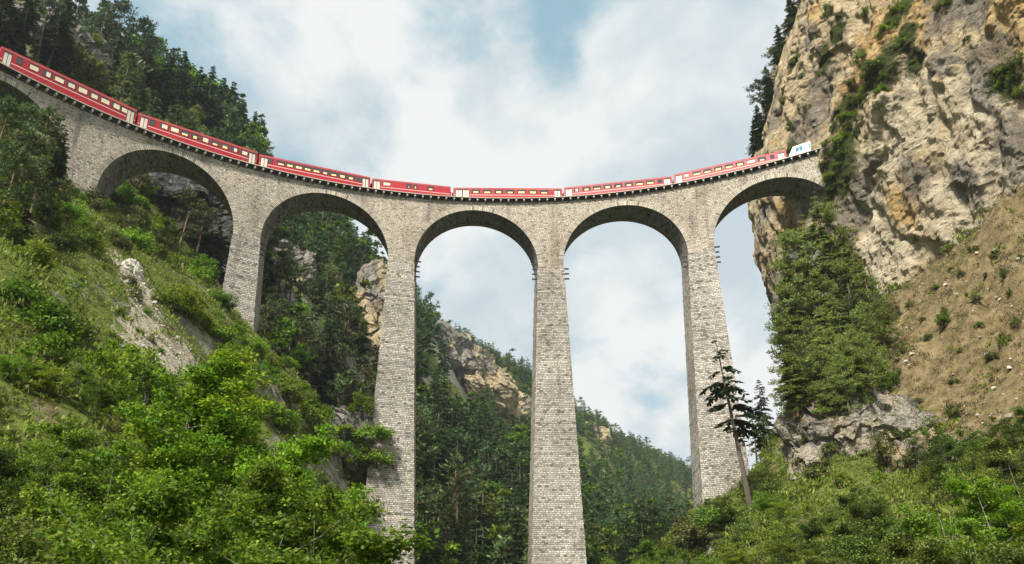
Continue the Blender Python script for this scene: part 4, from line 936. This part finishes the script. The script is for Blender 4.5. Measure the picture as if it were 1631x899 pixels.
# -- foreground, left bank
for k, px, py, d in (('leafy', 292, 540, 34), ('leafy', 335, 560, 36), ('leafy', 380, 610, 35), ('leafy', 250, 680, 33), ('leafymid', 205, 690, 36), ('leafy', 478, 690, 33), ('leafy', 545, 735, 33), ('leafy', 440, 730, 30), ('leafymid', 510, 770, 28),
     ('leafymid', 120, 655, 36), ('leafymid', 60, 690, 33), ('leafydark', 10, 700, 32), ('leafymid', 165, 720, 30), ('leafymid', 320, 720, 28), ('leafymid', 390, 760, 27), ('leafymid', 90, 770, 25), ('leafymid', 230, 770, 25), ('leafydark', 20, 790, 23), ('leafymid', 300, 820, 22), ('leafymid', 460, 830, 23), ('leafymid', 160, 830, 21), ('leafy', 560, 830, 29), ('leafydark', 60, 850, 19), ('leafymid', 380, 850, 20),
     ('leafymid', 30, 560, 50), ('leafymid', 80, 570, 50), ('leafydark', 130, 580, 52), ('leafymid', 170, 590, 50), ('leafydark', -10, 610, 42), ('bush', 20, 480, 66), ('leafymid', 60, 500, 66)):
    by_top(k, px, py, d, wide=rng.uniform(.75, 1.15))
# -- foreground, right bank
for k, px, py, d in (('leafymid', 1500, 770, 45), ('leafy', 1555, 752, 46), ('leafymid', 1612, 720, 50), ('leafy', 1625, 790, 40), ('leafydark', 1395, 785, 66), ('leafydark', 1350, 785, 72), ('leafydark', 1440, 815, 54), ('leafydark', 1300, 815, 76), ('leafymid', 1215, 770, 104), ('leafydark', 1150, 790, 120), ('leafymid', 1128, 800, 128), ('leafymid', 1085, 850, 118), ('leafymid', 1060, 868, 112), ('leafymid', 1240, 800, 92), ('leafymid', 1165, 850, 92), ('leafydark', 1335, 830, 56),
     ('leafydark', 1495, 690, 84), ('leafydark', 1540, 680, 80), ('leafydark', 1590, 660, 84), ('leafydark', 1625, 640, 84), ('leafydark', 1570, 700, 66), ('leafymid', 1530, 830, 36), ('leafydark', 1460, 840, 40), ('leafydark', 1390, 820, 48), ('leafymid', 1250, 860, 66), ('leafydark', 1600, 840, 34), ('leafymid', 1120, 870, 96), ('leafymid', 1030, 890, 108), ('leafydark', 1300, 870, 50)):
    by_top(k, px, py, d)

# -- bushes over the near slopes
def scatter(n, box, mind, ok):
    pts = []; x0, x1, y0, y1 = box; tries = 0
    while len(pts) < n and tries < n * 60:
        tries += 1; x = rng.uniform(x0, x1); y = rng.uniform(y0, y1)
        if any((x - a) ** 2 + (y - b) ** 2 < mind * mind for a, b in pts[-400:]): continue
        if ok(x, y): pts.append((x, y))
    return pts
def interp_attr(k, x, y):
    i = min(len(gx) - 1, max(0, int(np.searchsorted(gx, x)))); j = min(len(gy) - 1, max(0, int(np.searchsorted(gy, y)))); return k.reshape(GX.shape)[i, j]
def frame_ok(p, m=20):
    q = proj(p); return -m < q[0] < PW + m and -m < q[1] < PH + m
def bush_ok(x, y):
    z = ground(x, y); p = np.array([x, y, z + 1.2])
    if not frame_ok(p): return False
    if interp_attr(k1, x, y) > .45 and rng.random() < .45: return False
    if interp_attr(k2, x, y) > .35 and rng.random() < .9: return False
    return seen(p, 1.5)
for x, y in scatter(125, (-100, -8, -35, 112), 2.3, bush_ok):
    z = ground(x, y); g = perlin(np.array([[x / 14, y / 14, 3.]]))[0]
    k = 'bush' if g > -.15 else ('bushmid' if g > -.4 else 'busholive')
    if rng.random() < .15: k = 'bushdark'
    plant(k, (x, y, z - .1), rng.uniform(1.1, 3.1), wide=rng.uniform(.9, 1.3))
for x, y in scatter(44, (6, 66, -10, 118), 2.4, bush_ok):
    z = ground(x, y); plant(('bushdark', 'bushmid', 'busholive')[int(rng.integers(3))], (x, y, z - .1), rng.uniform(.9, 2.3), wide=rng.uniform(.8, 1.15))
for px, py in ((1460, 380), (1530, 440), (1585, 410), (1610, 470), (1505, 500), (1560, 520), (1540, 470), (1480, 540), (1600, 545), (1450, 490), (1520, 610), (1440, 560), (1515, 430), (1570, 440), (1600, 440), (1625, 410), (1550, 400), (1490, 460), (1530, 560), (1580, 570), (1620, 520), (1470, 510), (1555, 480)):
    h = look(px, py)
    if h[0]: plant('bushdark', tuple(h[0] - Vector((0, 0, .1))), rng.uniform(.4, 1.1))
for px, py in ((1085, 830), (1110, 820), (1100, 850), (1130, 835), (1120, 860), (1090, 870), (1140, 860), (1075, 885), (1105, 885), (1155, 830)):
    h = look(px, py)
    if h[0] and abs(h[0].x) < 60: plant(('bushmid', 'bushdark', 'busholive')[int(rng.integers(3))], tuple(h[0] - Vector((0, 0, .3))), rng.uniform(1.8, 3.0), wide=1.3)
for px, py in ((420, 610), (450, 640), (480, 660), (500, 690), (440, 680), (410, 660), (520, 720), (380, 600), (360, 580), (340, 600), (465, 620), (400, 560), (490, 720), (390, 640), (430, 590), (350, 540), (320, 520), (300, 480), (560, 620), (575, 660), (590, 700), (600, 740), (540, 640), (520, 610), (550, 690), (535, 720), (510, 660), (570, 740), (580, 780)):
    h = look(px, py)
    if h[0] and (h[0] - Vector(CAM)).length < 175: plant(('bush', 'bushmid', 'bush')[int(rng.integers(3))], tuple(h[0] - Vector((0, 0, .2))), rng.uniform(1.6, 3.2), wide=1.25)
for px, py in ((1283, 700), (1305, 655), (1330, 635), (1425, 618), (1462, 640), (1492, 690), (1298, 755), (1345, 772), (1400, 768), (1452, 760), (1378, 640), (1440, 700), (1320, 720), (1275, 735), (1500, 720), (1410, 728)):
    h = look(px, py)
    if h[0]: plant(('bushdark', 'bushmid', 'busholive')[int(rng.integers(3))], tuple(h[0] - Vector((0, 0, .3))), rng.uniform(.7, 1.9), wide=1.1)
for px, py in ((205, 450), (215, 475), (232, 500), (222, 530), (240, 545), (208, 560), (225, 590), (250, 600), (200, 600), (275, 610), (190, 500), (255, 560), (245, 480), (262, 520)):
    h = look(px, py)
    if h[0]: plant(('bush', 'busholive', 'bushmid')[int(rng.integers(3))], tuple(h[0] - Vector((0, 0, .15))), rng.uniform(.5, 1.1), wide=1.1)
# -- clinging to the cliff
for px, py, hh in ((1372, 95, 2.2), (1392, 112, 2.6), (1408, 125, 2.2), (1380, 140, 2.4), (1360, 165, 2.0), (1428, 20, 2.2), (1410, 50, 1.8), (1345, 185, 2), (1398, 170, 1.6), (1330, 205, 2), (1318, 228, 1.8), (1335, 262, 1.8), (1350, 280, 1.6), (1358, 130, 1.6), (1305, 120, 1.8), (1612, 128, 2.4), (1600, 118, 2.0), (1625, 105, 2.2), (1500, 8, 1.6), (1470, 40, 1.5), (1284, 170, 1.6), (1262, 200, 1.5), (1455, 98, 1.5), (1300, 60, 1.8), (1322, 20, 1.9), (1385, 118, 2.2), (1365, 185, 2.0), (1402, 145, 1.8), (1372, 158, 2.2), (1350, 205, 2.0), (1340, 225, 2.0), (1322, 250, 1.8), (1328, 300, 2.2), (1318, 318, 2.0), (1416, 38, 2), (1440, 12, 2), (1436, 70, 1.7), (1380, 20, 1.6), (1280, 120, 1.6), (1250, 160, 1.6), (1272, 90, 1.7), (1540, 60, 1.5), (1590, 140, 2.2), (1628, 150, 2.4), (1320, 285, 2.0), (1310, 262, 1.8), (1342, 245, 2.0)):
    h = look(px, py)
    if h[0]: plant('bushdark' if rng.random() < .5 else 'bushmid', tuple(h[0] + Vector((.2, .2, -.4))), hh * rng.uniform(.5, 1.0), wide=1.15)

# -- the far wooded slopes
OQ = [(proj(np.array(o.location)), math.hypot(o.location.x - CAM[0], o.location.y - CAM[1]), o) for o in OUT]
def hides_rock(q, d):
    for c, dc, o in OQ:
        m = o.dimensions; f = FOC * PW / (dc * 1.12)
        if d < dc + 6 and abs(q[0] - c[0]) < m.x * f * .40 and abs(q[1] - c[1]) < m.z * f * .36: return True
    return False
cand = []
for x in np.arange(-330, 330, 5.2):
    for y in np.arange(112, 1150, 5.2):
        d = math.hypot(x - CAM[0], y - CAM[1])
        if rng.random() > min(1, (360 / d) ** .9) * .9: continue
        xx, yy = x + rng.uniform(-3, 3), y + rng.uniform(-3, 3)
        if x > 24 and y < 150: continue
        if y < 112 + .5 * max(0, x + 10) and x > -28: continue
        z = ground(xx, yy); ht = rng.uniform(12, 23) if d < 360 else rng.uniform(9, 18); top = np.array([xx, yy, z + ht])
        q = proj(top)
        if not (-30 < q[0] < 1180 and -20 < q[1] < PH + 60): continue
        if not seen(top, 3): continue
        if 425 < q[0] < 640 and q[1] < np.interp(q[0], [410, 590, 720], [258, 292, 315]) + 4: continue
        if hides_rock((q + proj(np.array([xx, yy, z]))) / 2, d) and rng.random() < .9: continue
        if perlin(np.array([[xx / 30, yy / 30, 8.]]))[0] > .8: continue
        q0 = proj(np.array([xx, yy, z]))
        if q0[0] < 165 and d < 270 and rng.random() < .75: continue
        if q0[0] < 440 and d < 300 and q0[1] < np.interp(q0[0], [0, 215, 410], [85, 195, 258]) and rng.random() < .5: continue
        cand.append((d, xx, yy, z, ht, q0))
cand.sort(key=lambda c: c[0])
fpts = []; rest = MB(); protos = {}
def low(kind):
    out = []
    for (me,) in PRO[kind]:
        v = np.zeros(len(me.vertices) * 3, np.float32); me.vertices.foreach_get('co', v); l = np.zeros(len(me.loops), np.int32); me.loops.foreach_get('vertex_index', l); mi = np.zeros(len(me.polygons), np.int32); me.polygons.foreach_get('material_index', mi)
        out.append((v.reshape(-1, 3), l.reshape(-1, 4), mi))
    return out
LOW = {k: low(k) for k in ('farspruce', 'farpine', 'farleafy')}
nind = 0; rv, rq, rm, rn_ = [], [], [], 0
blocked = lambda x, y: any(abs(x - o.location.x) < 0 for o in OUT)
for d, x, y, z, ht, q0 in cand:
    u = rng.random(); k = 'farspruce' if u < .56 else ('farpine' if u < .80 else 'farleafy')
    if k == 'farleafy': ht *= .8
    if nind < 215:
        plant(k, (x, y, z - .3), ht, wide=1.15); nind += 1
    else:
        v, q, mi = LOW[k][int(rng.integers(len(LOW[k])))]
        s = ht / BASEH[k]; a = rng.uniform(0, 6.28); ca, sa = math.cos(a), math.sin(a)
        if d > 420:                                     # farther trees keep every other spray
            keep = (mi == 0) | (rng.random(len(mi)) < .6); q_ = q[keep]; mi_ = mi[keep]
        else: q_, mi_ = q, mi
        vv = np.stack([(v[:, 0] * ca - v[:, 1] * sa) * s * 1.2 + x, (v[:, 0] * sa + v[:, 1] * ca) * s * 1.2 + y, v[:, 2] * s + z - .3], 1)
        rv.append(vv); rq.append(q_ + rn_); rm.append(mi_ + (k == 'farleafy') * 1 * (mi_ == 1)); rn_ += len(v)
print('far trees', len(cand), 'verts', rn_)
if rv:
    f = MB(); f.v = [np.concatenate(rv)]; f.q = [np.concatenate(rq)]; f.m = [np.concatenate(rm)]; f.uv = [np.zeros((1, 2))]; f.n = rn_
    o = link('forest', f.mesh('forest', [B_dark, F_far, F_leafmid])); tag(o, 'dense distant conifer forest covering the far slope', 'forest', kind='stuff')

# -- undergrowth on the slopes
ux = []
tries = 0
uv_pts = []
while len(uv_pts) < 52000 and tries < 260000:
    tries += 1
    near = rng.random() < .75
    x, y = (rng.uniform(-118, 78), rng.uniform(-50, 118)) if near else (rng.uniform(-190, 45), rng.uniform(110, 300))
    z = float(GZ[min(len(gx) - 1, int(np.searchsorted(gx, x))), min(len(gy) - 1, int(np.searchsorted(gy, y)))])
    q = proj(np.array([x, y, z + .3]))
    out_ = not (-20 < q[0] < PW + 20 and -20 < q[1] < PH + 20)
    if out_ and (not (-650 < q[0] < PW + 650 and -300 < q[1] < PH + 250) or rng.random() < .35): continue
    a1_, a2_ = interp_attr(k1, x, y), interp_attr(k2, x, y)
    if rng.random() < a1_ * .72 or rng.random() < a2_ * .95: continue
    uv_pts.append((x, y, z))
G = np.array(uv_pts); per = 11
gi = np.repeat(np.arange(len(G)), per)
gxy = G[gi] + np.c_[rng.normal(0, .34, (len(gi), 2)), np.zeros(len(gi))]
gn = fbm(np.c_[G[:, :2] / 9, np.zeros(len(G))], 2); sc = np.clip(.55 + .45 * gn, .25, 1.3)[gi] * rng.uniform(.6, 1.3, len(gi))
gd = rng.normal(0, .55, (len(gi), 3)) + np.array([0, 0, 1.0]); 
c_ = gxy + np.array([0, 0, .02]) + gd / np.linalg.norm(gd, axis=1)[:, None] * (sc * .42)[:, None]
mb = MB(); mb.cards(c_, gd, rnd_dirs(rng, len(gi)) + np.array([0, -.4, .6]), sc * .75, sc * .26)
mb.m = [(rng.random(len(gi)) < .09).astype(int)]
o = link('undergrowth', mb.mesh('undergrowth', [F_grass, F_dry])); tag(o, 'low grass and herbs covering the slopes', 'undergrowth', kind='stuff')
dp = []
for i in rng.choice(np.flatnonzero(k2 > .3), 9000): dp.append((GX.ravel()[i] + rng.uniform(-.6, .6), GY.ravel()[i] + rng.uniform(-.6, .6), GZ.ravel()[i]))
Dp = np.array(dp); keep = fbm(np.c_[Dp[:, :2] / 6, np.zeros(len(Dp))], 3) > -.12; Dp = Dp[keep]; gi = np.repeat(np.arange(len(Dp)), 7)
gd = rng.normal(0, .6, (len(gi), 3)) + np.array([0, 0, .9]); ln = rng.uniform(.18, .42, len(gi))
mb = MB(); mb.cards(Dp[gi] + np.c_[rng.normal(0, .2, (len(gi), 2)), np.zeros(len(gi))] + gd * (ln * .3)[:, None], gd, rnd_dirs(rng, len(gi)) + np.array([0, 0, .6]), ln, ln * .3)
mb.m = [(rng.random(len(Dp)) < .15).astype(int)[gi]]
o = link('dry_grass', mb.mesh('dry_grass', [F_dry, F_olive])); tag(o, 'dry grass tufts on the brown scree slope', 'grass', kind='stuff')
# -- low shrubs that run into one another
lp_ = []
for x, y, z in uv_pts:
    if len(lp_) >= 15500: break
    if perlin(np.array([[x / 7, y / 7, 21.]]))[0] + rng.normal(0, .25) > -.12: lp_.append((x, y, z))
Lp = np.array(lp_); per = 46; li = np.repeat(np.arange(len(Lp)), per); rr = rng.uniform(.45, 1.15, len(Lp))[li]
o_ = rnd_dirs(rng, len(li)); o_[:, 2] = np.abs(o_[:, 2]); o_ *= (rng.random(len(li)) ** .35 * rr)[:, None] * np.array([1.15, 1.15, .85])
ln = rng.uniform(.13, .30, len(li))
mb = MB(); mb.cards(Lp[li] + o_, o_ + rng.normal(0, .35, o_.shape), o_ + rng.normal(0, .45, o_.shape) + np.array([0, 0, .6]), ln, ln * .6)
mb.m = [np.choose((rng.random(len(Lp)) * 3).astype(int), [0, 1, 2])[li]]
o = link('low_shrubbery', mb.mesh('low_shrubbery', [F_bush, F_leafmid, F_olive])); tag(o, 'low mixed shrubbery running together over the slopes', 'shrubbery', kind='stuff')
# -- loose stones
sp_ = []
for k, n in ((k1, 420), (k2, 800)):
    idx = np.flatnonzero(k > .4); pick = rng.choice(idx, n)
    for i in pick: sp_.append((GX.ravel()[i] + rng.uniform(-.6, .6), GY.ravel()[i] + rng.uniform(-.6, .6), GZ.ravel()[i], rng.lognormal(-2.45, .55)))
mb = MB(); cube = np.array([(a, b, c) for c in (-1, 1) for a, b in ((-1, -1), (1, -1), (1, 1), (-1, 1))], float)
for x, y, z, s in sp_:
    v = cube * rng.uniform(.5, 1.1, (8, 1)) * np.array([s, s * .9, s * .65]); a = rng.uniform(0, 6.28)
    v = np.stack([v[:, 0] * math.cos(a) - v[:, 1] * math.sin(a), v[:, 0] * math.sin(a) + v[:, 1] * math.cos(a), v[:, 2]], 1); mb.hexa(v + np.array([x, y, z + s * .15]))
o = link('rubble', mb.mesh('rubble', M_stone)); tag(o, 'loose pale stones strewn over the bare scree', 'rubble', kind='stuff')

# ------------------------------------------------------------------ labels for the plants
def region(q, base):
    x, y = q; d = math.hypot(base[0] - CAM[0], base[1] - CAM[1])
    if x > 1165:
        if d > 165: return 'on the cliff edge'
        if y < 330 and x > 1280 and d > 100: return 'clinging to the cliff face'
        if y < 660 and x < 1440: return 'below the cliff'
        if y < 640: return 'on the brown scree slope'
        return 'in the thicket at lower right'
    if d < 60: return 'in the thicket at lower left' if x < 700 else 'by the valley floor'
    if d < 152 and x < 640:
        return 'in front of the viaduct left end' if x < 135 and y < 430 else 'on the near left slope'
    if d < 152: return 'at the foot of the right bank pillar'
    deck = np.interp(x, [0, 215, 410, 590, 720], [85, 195, 258, 292, 315])
    if y < deck + 40: return 'on the ridge above the carriages'
    if x < 385: return 'through the leftmost full arch'
    if x < 620: return 'through the second full arch'
    if x < 870: return 'through the middle full arch'
    return 'through the fourth full arch'
ORD = ['leftmost', 'second from left', 'third from left', 'fourth from left', 'fifth from left', 'sixth from left', 'seventh from left', 'eighth from left', 'ninth from left', 'tenth from left']
def ordw(i): return ORD[i] if i < 10 else '%dth from left' % (i + 1)
buckets = {}
for c in CATALOG:
    c['q'] = proj(c['base'] + np.array([0, 0, c['h'] * .6])); c['reg'] = region(c['q'], c['base'])
    med = BASEH[c['kind']]; c['size'] = 'tall' if c['h'] > med * 1.02 else ('small' if c['h'] < med * .68 else 'medium')
    buckets.setdefault((KIND[c['kind']][2], c['reg']), []).append(c)
for (kd, rg), cs in buckets.items():
    cs.sort(key=lambda c: c['q'][1]); nrow = max(1, min(8, int(round(len(cs) / 7.0))))
    rows = [list(r) for r in np.array_split(np.arange(len(cs)), nrow)]
    rown = {1: [''], 2: ['upper row', 'lower row'], 3: ['top row', 'middle row', 'bottom row']}.get(nrow, ['row %s from top' % ['one', 'two', 'three', 'four', 'five', 'six', 'seven', 'eight'][i] for i in range(nrow)])
    for rn, r in zip(rown, rows):
        rr = sorted((cs[i] for i in r), key=lambda c: c['q'][0])
        for i, c in enumerate(rr):
            lab = '%s %s' % (kd, rg) + ((', ' + (rn + ' ' if rn else '') + ordw(i)) if len(cs) > 1 else '')
            tag(c['o'], c['label'] or lab, KIND[c['kind']][1], 'bushes and trees: ' + kd + ' ' + rg)
print('objects', len(bpy.data.objects), 'plants', len(CATALOG))

# thin valley air
hb = MB().box((-445, -95, -25), (350, 1190, 430)); hm = bpy.data.materials.new('valley_air'); hm.use_nodes = True
ht_ = NT(hm.node_tree); ho = ht_.n('ShaderNodeOutputMaterial'); pv = ht_.n('ShaderNodeVolumePrincipled', i_Density=0.00010); pv.inputs['Color'].default_value = (.80, .88, .95, 1)
pv.inputs['Anisotropy'].default_value = .2; ht_.l(pv.outputs[0], ho.inputs['Volume'])
o = link('haze', hb.mesh('haze', hm)); tag(o, 'thin pale air filling the valley', 'haze', kind='stuff')
